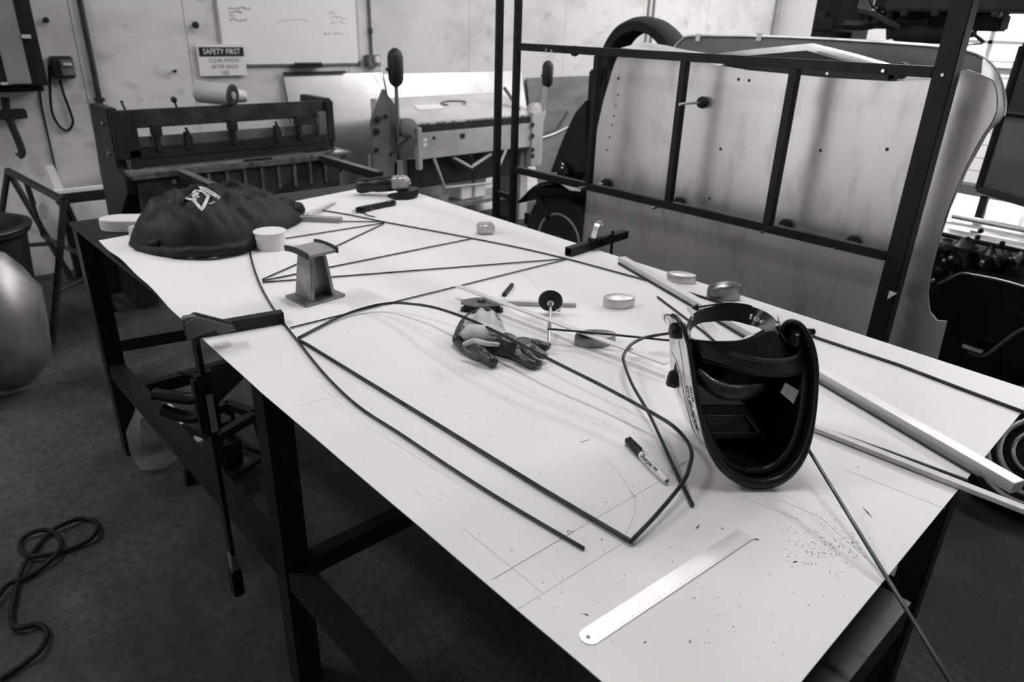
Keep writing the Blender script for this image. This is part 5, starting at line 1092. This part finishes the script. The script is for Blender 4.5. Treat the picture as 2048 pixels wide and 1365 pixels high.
# ================================================================== RIGHT-HAND CAR: bonnet, engine, black wing
VX = 3.15
rc_ = thing('vintage_car', 'open-bonneted black car with exposed engine at the right edge', 'car', (3.8, .5, 0))
def VP_(px, py, x): return XP(px, py, x)
bn = [VP_(1872, 452, 3.4), VP_(2140, 505, 3.4), VP_(2200, 440, 4.3), VP_(1905, 384, 4.3)]
MB().prism(bn, (0, 0, -.012)).build('bonnet_top', 'white_gloss', rc_, bevel=.004)  # white colour stands in for window light reflected by the polished bonnet
bl = [VP_(1872, 452, 3.4), VP_(2140, 505, 3.4), VP_(2140, 528, 3.36), VP_(1868, 468, 3.36)]
MB().prism(bl, (.02, 0, 0)).build('bonnet_side', 'alu', rc_, bevel=.004)
for k, (pa_, pb_) in enumerate((((1880, 443), (2140, 495)), ((1905, 432), (2140, 478)))): MB().tube([VP_(*pa_, 3.42), VP_(*pb_, 3.42)], .012, 8).build('bonnet_swage', 'alu', rc_, smooth=True)
MB().tube([VP_(1872, 466, 3.33), VP_(2140, 524, 3.33)], .010, 8).build('hinge_rod', 'black_gloss', rc_, smooth=True)
for px, py in ((1962, 462), (1956, 475), (1936, 478), (2005, 487)): MB().lathe([(.011, 0), (.009, .012)], VP_(px, py, 3.32), (-1, 0, 0), 10).build('catch', 'cast_iron', rc_)
# engine block and ancillaries
MB().span((3.36, -.25, .28), (3.75, 1.02, .70)).build('engine_block', 'engine', rc_, bevel=.02)
for i, (px, py, r, h) in enumerate([(1890, 500, .045, .07), (1925, 505, .055, .09), (1945, 515, .03, .06), (1975, 520, .035, .08), (2003, 520, .035, .10), (2035, 535, .05, .09), (1880, 545, .03, .05), (1900, 560, .04, .05)]):
    q = VP_(px, py, 3.33); MB().lathe([(r * .7, -h / 2), (r, -h / 2 + .01), (r, h / 2 - .015), (r * .6, h / 2), (r * .3, h / 2 + .02)], q, (0, 0, 1) if i % 2 else (-.8, -.3, .4), 16).build('engine_part', 'engine', rc_, smooth=True)
for i in range(6):
    a = VP_(1875 + i * 32, 520 + random.uniform(-8, 20), 3.30); b = VP_(1895 + i * 34, 545 + random.uniform(-15, 12), 3.27); MB().tube(smoothpts([a, (a + b) / 2 + Vector((-.02, 0, .04)), b], 5), .008, 8).build('pipe', 'engine' if i % 2 else 'black_gloss', rc_, smooth=True)
for px, py, r in ((1901, 517, .010), (1887, 522, .008), (1964, 526, .010), (1866, 562, .010), (1882, 572, .009), (1886, 582, .007), (1878, 640, .016), (1914, 645, .022)):
    q = VP_(px, py, 3.22); MB().lathe([(r * .5, -r), (r, -r * .4), (r, r * .4), (r * .5, r)], q, (-.5, -.2, .8), 12).build('bright_fitting', 'chrome', rc_, smooth=True)
# black wing: rises, then runs off to the right, bright beaded edge
wt = [VP_(*p, VX) for p in [(1862, 592), (1872, 572), (1896, 560), (1922, 548), (1950, 551), (2000, 561), (2050, 575), (2150, 605)]]
wtop = smoothpts(wt, 5); MB().prism(wtop + [Vector((VX, wtop[-1].y, .25)), Vector((VX, wtop[0].y + .03, .25))], (.10, 0, 0)).build('wing', 'car_black', rc_, bevel=.008, smooth=True)
MB().tube(wtop[6:], .0055, 8).build('wing_bead', 'worn_steel', rc_, smooth=True)
MB().tube(smoothpts([VP_(*p, VX - .06) for p in [(1935, 705), (1968, 712), (2000, 690), (2040, 662), (2100, 640), (2180, 640)]], 6), .007, 8).build('arch_bead', 'old_paint_lit', rc_, smooth=True)
MB().prism([VP_(*p, VX - .05) for p in [(1900, 700), (1968, 715), (2000, 692), (2040, 664), (2100, 642), (2200, 642), (2200, 800), (1900, 760)]], (.05, 0, 0)).build('valance', 'car_black', rc_)
MB().tube([VP_(1925, 693, VX - .07), VP_(1965, 706, VX - .07)], .011, 8).build('step_trim', 'worn_steel', rc_, smooth=True)
MB().tube([VP_(1940, 590, VX - .003), VP_(2060, 635, VX - .003)], .004, 6).build('wing_crease', 'black_gloss', rc_, smooth=True)
MB().span((3.2, -.6, 0), (3.3, 1.0, .26)).build('sill', 'car_black', rc_)
# scuttle with windscreen frame standing above the bonnet
SX = 3.62
lo_ = [VP_(*p, SX) for p in [(1998, 224), (2120, 238), (2110, 425), (1957, 378)]]
MB().prism(lo_, (.02, 0, 0)).build('scuttle_panel', 'tub_grey', rc_)
up_ = [VP_(*p, SX) for p in [(2046, 92), (2150, 92), (2140, 236), (2000, 218)]]
MB().prism(up_, (.02, 0, 0)).build('windscreen', 'glass_dark', rc_)
for a, b, r in ((up_[0], lo_[3], .014), (lo_[3], lo_[2], .016), (lo_[0], lo_[1], .014), (up_[0], up_[1], .014)): MB().tube([a + Vector((-.005, 0, 0)), b + Vector((-.005, 0, 0))], r, 8).build('frame_tube', 'cast_iron', rc_, smooth=True)
zs_ = min(p.z for p in lo_)
for y in (lo_[3].y - .03, lo_[2].y + .04): MB().span((SX, y - .015, .70), (SX + .03, y + .015, zs_ + .02)).build('scuttle_post', 'cast_iron', rc_)
# ---------------------------------------------------------------- polished wheel at right edge
q = XP(2078, 905, 2.05); WXs = 2.05 * (CAM.z - .225) / (CAM.z - q.z); wk = WXs / 2.05; q = XP(2078, 905, WXs)
t = thing('spare_wheel', 'polished wheel rim just past the near right corner of the sheet', 'wheel', (q.x, q.y, 0))
wx = Vector((-.9, -.15, .4)).normalized()
MB().lathe([(.19, -.05), (.21, -.05), (.240, -.02), (.240, .02), (.215, .05), (.19, .05)], q, wx, 36).build('tyre', 'rubber', t, smooth=True)
rim_ = MB().lathe([(.19, .02), (.185, .045), (.02, .05)], q, wx, 40).build('wheel_disc', 'cast_iron', t, smooth=True)
ux, uy = frame_from(wx)
for k, (rr2, tr2, h2) in enumerate(((.188, .013, .052), (.150, .010, .056), (.116, .011, .060), (.076, .008, .062))):
    MB().tube([q + wx * h2 + (ux * math.cos(a_) + uy * math.sin(a_)) * rr2 for a_ in [i_ * math.pi / 24 for i_ in range(48)]], tr2, 10, closed=True).build('polished_ring', 'chrome', rim_, smooth=True)

# ================================================================== RAISED VEHICLE on a lift, upper right
HX_ = 4.7
t = thing('two_post_lift', 'dark column of a vehicle lift behind the body shell', 'vehicle lift', (HX_ + .3, XP(1690, 40, HX_ + .3).y, 0))
ya, yb_ = XP(1640, 40, HX_ + .3).y, XP(1722, 40, HX_ + .3).y
MB().span((HX_ + .2, yb_, 0), (HX_ + .45, ya, 3.4)).build('column', 'black_matte', t, bevel=.01)
q = XP(1668, 22, HX_ + .19); 
for px, py in ((1646, 30), (1683, 62)): q = XP(px, py, HX_ + .19); MB().box((HX_ + .18, q.y, q.z), (.04, .06, .05)).build('latch_block', 'cast_iron', t, bevel=.006)
MB().span((HX_ - .1, yb_ - .02, XP(1720, 48, HX_).z - .05), (HX_ + .2, yb_ + .12, XP(1720, 48, HX_).z + .03)).build('carriage', 'black_matte', t, bevel=.01)
v = thing('raised_chassis', 'dark vehicle underside raised overhead at upper right', 'vehicle', (HX_ + .3, .9, 1.62))
z0 = XP(1950, 34, HX_).z + .02
MB().span((HX_ - .15, -1.2, z0), (HX_ + .19, XP(1765, 20, HX_).y, z0 + .55)).build('body_floor', 'black_matte', v, bevel=.02)
MB().span((HX_ - .22, -1.2, z0 + .0), (HX_ - .1505, XP(1800, 20, HX_).y, z0 + .10)).build('sill_rail', 'cast_iron', v, bevel=.01)
for px in (1806, 1868, 1930, 1990): q = XP(px, 30, HX_ - .23); MB().box((HX_ - .2, q.y, z0 - .008), (.06, .04, .03)).build('mount', 'cast_iron', v, bevel=.006)
# leaf spring, axle, hub, hoses hanging forward of the floor
MB().tube(smoothpts([XP(*p, HX_ - .1) for p in [(1690, 50), (1735, 50), (1775, 42), (1815, 46), (1860, 42)]], 5), .028, 8).build('axle_beam', 'cast_iron', v, smooth=True)
for k in range(3): MB().tube(smoothpts([XP(px, py + k * 3.5, HX_ - .15) for px, py in [(1715, 18), (1745, 24), (1775, 40), (1800, 52)]], 5), .010, 8).build('spring_leaf', 'cast_iron', v, smooth=True)
MB().cyl(XP(1781, 5, HX_ - .12), XP(1781, 78, HX_ - .12), .024, n=10).build('damper', 'black_matte', v, smooth=True)
MB().cyl(XP(1737, 28, HX_ - .12), XP(1735, 48, HX_ - .12), .016, n=8).build('shackle', 'cast_iron', v, smooth=True)
MB().lathe([(.03, -.16), (.05, -.12), (.055, .1), (.03, .14)], XP(1838, 68, HX_ - .1), Vector((0, 1, 0)), 14).build('silencer', 'black_matte', v, smooth=True)
MB().tube(smoothpts([XP(*p, HX_ - .1) for p in [(1800, 15), (1806, 35), (1816, 48), (1822, 52)]], 5), .022, 8).build('steering_arm', 'black_matte', v, smooth=True)
MB().tube(smoothpts([XP(*p, HX_ - .1) for p in [(1737, -5), (1745, 12), (1753, 20), (1762, 24)]], 5), .007, 6).build('brake_hose', 'cable', v, smooth=True)
MB().tube(smoothpts([XP(*p, HX_ - .1) for p in [(1880, 72), (1930, 66), (1945, 68), (1960, 78), (1968, 85)]], 5), .010, 6).build('exhaust_pipe', 'cast_iron', v, smooth=True)
MB().prism([XP(*p, HX_ - .1) for p in [(1932, 64), (1951, 62), (1950, 72), (1940, 76), (1930, 74)]], (.03, 0, 0)).build('bracket', 'cast_iron', v)
MB().tube([XP(1880, 90, HX_ - .1), XP(1905, 92, HX_ - .1), XP(1965, 88, HX_ - .1)], .005, 6).build('brake_pipe', 'cast_iron', v, smooth=True)
for s_ in (0,): MB().span((HX_ - .1, yb_ - .9, z0 - .09), (HX_ + .05, yb_ - .02, z0 - .002)).build('lift_pad_arm', 'black_matte', t, bevel=.01)

# ================================================================== LEFT SIDE: bin, trestle, panels, boards
c = ZP(35, 640, .0); c = Vector((.36, 4.30, 0))
bt = ZP(92, 445, .62)
t = thing('waste_bin', 'round black plastic waste bin behind the curved aluminium panel', 'bin', (c.x, c.y, 0))
rb = .235; cxb, cyb = .33, 4.05
MB().lathe([(.18, 0), (rb - .01, .58), (rb + .012, .60), (rb + .012, .635), (rb - .012, .635), (rb - .018, .58), (.165, .02)], (cxb, cyb, 0), Z_, 36).build('body', 'bin', t, smooth=True)
MB().tube([(cxb + (rb + .012) * math.cos(a_), cyb + (rb + .012) * math.sin(a_), .625) for a_ in [k * math.pi / 18 for k in range(36)]], .010, 8, closed=True).build('rim', 'bin', t, smooth=True)
t.location.x = cxb; t.location.y = cyb
for o in t.children: o.location = (c.x - cxb, c.y - cyb, 0)
# offcuts poking out of the bin
tag(MB().prism([(cxb - .10, cyb + .12, .10), (cxb - .02, cyb + .14, .10), (cxb + .0, cyb + .16, .74), (cxb - .05, cyb + .16, .86), (cxb - .12, cyb + .15, .82)], (0, .004, 0)).build('plastic_offcut', 'white_bright'), 'white curved offcut sticking out of the waste bin', 'offcut')
# steel trestle
def T3(px, py, z): return ZP(px, py, z)
tb0 = ZP(16, 342, .70); tb1 = ZP(128, 402, .70)
t = thing('steel_trestle', 'dark steel trestle standing by the waste bin', 'trestle', ((tb0.x + tb1.x) / 2, (tb0.y + tb1.y) / 2, 0))
MB().tube([tb0, tb1], .020, 10).build('top_bar', 'cast_iron', t, smooth=True)
legs = [(tb1, ZP(228, 622, 0)), (tb1, ZP(105, 690, 0)), (tb0, ZP(150, 570, 0)), (tb0, ZP(-20, 585, 0))]
for a, b in legs: MB().tube([a, b], .017, 8).build('leg', 'cast_iron', t, smooth=True)
a, b = legs[0]; c2, d2 = legs[1]; MB().tube([a.lerp(b, .62), c2.lerp(d2, .62)], .013, 8).build('stretcher', 'cast_iron', t, smooth=True)
a, b = legs[2]; c2, d2 = legs[3]; MB().tube([a.lerp(b, .62), c2.lerp(d2, .62)], .013, 8).build('stretcher', 'cast_iron', t, smooth=True)
m0 = tb0.lerp(tb1, .35); MB().tube([m0, Vector((m0.x + .02, m0.y, .38))], .014, 8).build('strut', 'cast_iron', t, smooth=True)
MB().tube([Vector((m0.x + .02, m0.y, .38)), tb1.lerp(legs[0][1], .5)], .012, 8).build('strut', 'cast_iron', t, smooth=True)
# curved bare aluminium panel, faceted outline, bulging towards the camera
nx0 = Vector((.20, 3.42, 0)); vdir = (CAM - nx0); vdir.z = 0; vdir.normalize(); sdv = Vector((-vdir.y, vdir.x, 0))
if sdv.dot(RR) < 0: sdv = -sdv
np_ = [ZP(28, 784, .0)]
def NPt(px, py): # point in the panel's own upright plane
    d_ = ray(px, py); P0 = ZP(55, 778, .004); return CAM + d_ * ((P0 - CAM).dot(vdir) / d_.dot(vdir))
ol = [(-190, 640), (-160, 560), (-95, 508), (-30, 496), (10, 506), (46, 534), (84, 575), (96, 640), (103, 690), (101, 722), (62, 770), (20, 784), (-40, 784), (-120, 770), (-180, 720)]
OL = [NPt(*p) for p in ol]; zmin = min(p.z for p in OL)
OL = [p - Z_ * (zmin - .004) if zmin < 0 else p for p in OL]; ctr = sum(OL, Vector()) / len(OL)
mb = MB(); vs = []; NO = len(OL); rings = 7
for j in range(rings):
    k = j / rings; f_ = 1 - k
    for p in OL: vs.append(ctr + (p - ctr) * f_ ** .8 + vdir * (.17 * (1 - f_ ** 2.0)) * 1.0)
vs.append(ctr + vdir * .17)
fs = [(i * NO + k, i * NO + (k + 1) % NO, (i + 1) * NO + (k + 1) % NO, (i + 1) * NO + k) for i in range(rings - 1) for k in range(NO)] + [((rings - 1) * NO + k, (rings - 1) * NO + (k + 1) % NO, rings * NO) for k in range(NO)]
n0 = len(vs); vs2 = [v - vdir * .003 for v in vs]; mb.add(vs + vs2, fs + [tuple(n0 + q for q in f[::-1]) for f in fs] + [(k, n0 + k, n0 + (k + 1) % NO, (k + 1) % NO) for k in range(NO)])
o = mb.build('aluminium_nose_panel', 'nose_alu', smooth=True); tag(o, 'bulging bare aluminium car panel standing on floor at left edge', 'car panel')
# white boards and frames against the wall behind the bin
def plank(name, label, pts, y, th, m, cat='board'):
    P = [YP(px, py, y) for px, py in pts]; return tag(MB().prism(P, (0, th, 0)).build(name, m), label, cat)
plank('white_plank', 'narrow white plank leaning on the wall behind the trestle', [(92, 334), (108, 332), (166, 470), (146, 474)], 4.96, .02, 'white_bright', 'plank')
P = [YP(px, py, 4.92) for px, py in [(108, 384), (240, 378), (243, 398), (112, 405)]]
t = thing('rail_stand', 'low dark rail stand with white top strip left of the guillotine', 'stand', (P[0].x, 4.92, 0))
x0_, x1_, zt_ = P[0].x, YP(242, 380, 4.92).x, P[0].z
MB().span((x0_, 4.90, zt_ - .012), (x1_, 4.94, zt_ + .008)).build('top_board', 'white_bright', t); MB().span((x0_, 4.90, zt_ - .075), (x1_, 4.94, zt_ - .0125)).build('rail', 'cast_iron', t)
for x in (x0_ + .03, x1_ - .03): MB().span((x - .02, 4.90, 0), (x + .02, 4.94, zt_ - .0755)).build('leg', 'cast_iron', t)
P = [YP(px, py, 4.80) for px, py in [(148, 408), (240, 398), (247, 438), (160, 448)]]
tag(MB().prism(P, (0, .012, 0)).build('pale_board', 'white_bright'), 'white board leaning below the low rail stand', 'board')
tag(MB().span((P[0].x, 4.56, 0), (P[1].x, 4.78, P[3].z - .004)).build('dark_crate', 'cast_iron', bevel=.01), 'dark crate on floor under the white board', 'crate')
plank('white_offcut', 'small angular white offcut hanging on the trestle', [(72, 412), (84, 404), (104, 424), (102, 436), (82, 442)], 4.35, .006, 'white_bright', 'offcut')
q = YP(226, 332, 5.05)
tag(MB().lathe([(.075, 0), (.085, q.z * .5), (.085, q.z - .03), (.07, q.z), (.03, q.z + .01)], (q.x, 5.06, .0), Z_, 24).build('pale_drum', 'machine_grey', smooth=True), 'pale rounded drum against the wall behind the guillotine end', 'drum')

# ================================================================== UNDER THE BENCH AND FLOOR
# dark steel trolley base / jack stand seen between the legs
q = ZP(455, 905, .10)
t = thing('jack_stand', 'dark boxy jack stand on the floor under the bench', 'jack stand', (q.x, q.y, 0))
bx_, by_ = q.x, q.y; rot = Matrix.Rotation(.35, 3, 'Z')
def Jb(a, b, z): v_ = rot @ Vector((a, b, 0)); return Vector((bx_ + v_.x, by_ + v_.y, z))
for a, b in ((-.11, -.09), (.11, -.09), (-.11, .09), (.11, .09)): MB().bar(Jb(a, b, 0), Jb(a * .8, b * .8, .24), .03, .03, (1, 0, 0)).build('leg', 'black_steel', t)
for a, b, c_, d_ in ((-.11, -.09, .11, -.09), (-.11, .09, .11, .09), (-.11, -.09, -.11, .09), (.11, -.09, .11, .09)):
    MB().bar(Jb(a * .82, b * .82, .235), Jb(c_ * .82, d_ * .82, .235), .03, .03).build('top_rail', 'black_steel', t); MB().bar(Jb(a * .96, b * .96, .06), Jb(c_ * .96, d_ * .96, .06), .02, .02).build('lower_rail', 'black_steel', t)
MB().lathe([(.05, .05), (.055, .16), (.03, .18), (.03, .24)], Jb(0, 0, 0), Z_, 18).build('ram', 'cast_iron', t, smooth=True)
MB().tube([Jb(-.08, -.08, .14), Jb(-.16, -.12, .10)], .009, 8).build('handle', 'cast_iron', t, smooth=True)
# crumpled clear plastic bag against the far bench leg
q = ZP(315, 905, .05); mb = MB(); N_ = 16; vs = []; prof = [(.02, .24), (.05, .22), (.075, .15), (.085, .08), (.07, .01), (.02, .004)]
for r, z in prof:
    for k in range(N_):
        a_ = 2 * math.pi * k / N_; rr2 = r * (1 + .35 * noise.noise(Vector((math.cos(a_) * 2, math.sin(a_) * 2, z * 9)))); vs.append(Vector((q.x + rr2 * math.cos(a_), q.y + rr2 * math.sin(a_) * .8, z + .015 * noise.noise(Vector((a_ * 2, z * 20, 2))) + .01)))
mb.add(vs, [(i * N_ + k, i * N_ + (k + 1) % N_, (i + 1) * N_ + (k + 1) % N_, (i + 1) * N_ + k) for i in range(len(prof) - 1) for k in range(N_)] + [tuple((len(prof) - 1) * N_ + k for k in range(N_))])
zmn = min(v.z for v in mb.v)
for v_ in mb.v: v_.z += .001 - zmn
tag(mb.build('plastic_bag', 'clear_bag', smooth=True), 'crumpled clear plastic bag on floor by the far bench leg', 'bag')
# pale wood batten under the bench
a = ZP(335, 815, .02); b = ZP(400, 890, .02); tag(MB().bar(a + Z_ * .0, b, .03, .03).build('wood_batten', 'light_wood', bevel=.002), 'pale wood batten on floor under the bench', 'batten')
# black cable looped on the floor
pts = [(-60, 1290), (5, 1180), (45, 1160), (78, 1140), (112, 1110), (122, 1085), (105, 1064), (75, 1062), (45, 1078), (42, 1100), (70, 1113), (115, 1106), (165, 1088), (192, 1066), (192, 1045), (165, 1038), (130, 1048), (100, 1065), (70, 1100), (48, 1130), (34, 1170), (22, 1240), (40, 1256), (75, 1250), (95, 1265), (80, 1300), (45, 1330), (0, 1360)]
P = [ZP(px, py, .012 + (.010 if k % 3 == 1 else 0)) for k, (px, py) in enumerate(pts)]
tag(MB().tube(smoothpts(P, 6), .0075, 8).build('floor_cable', 'cable', smooth=True), 'black cable looped on the concrete floor at lower left', 'cable')
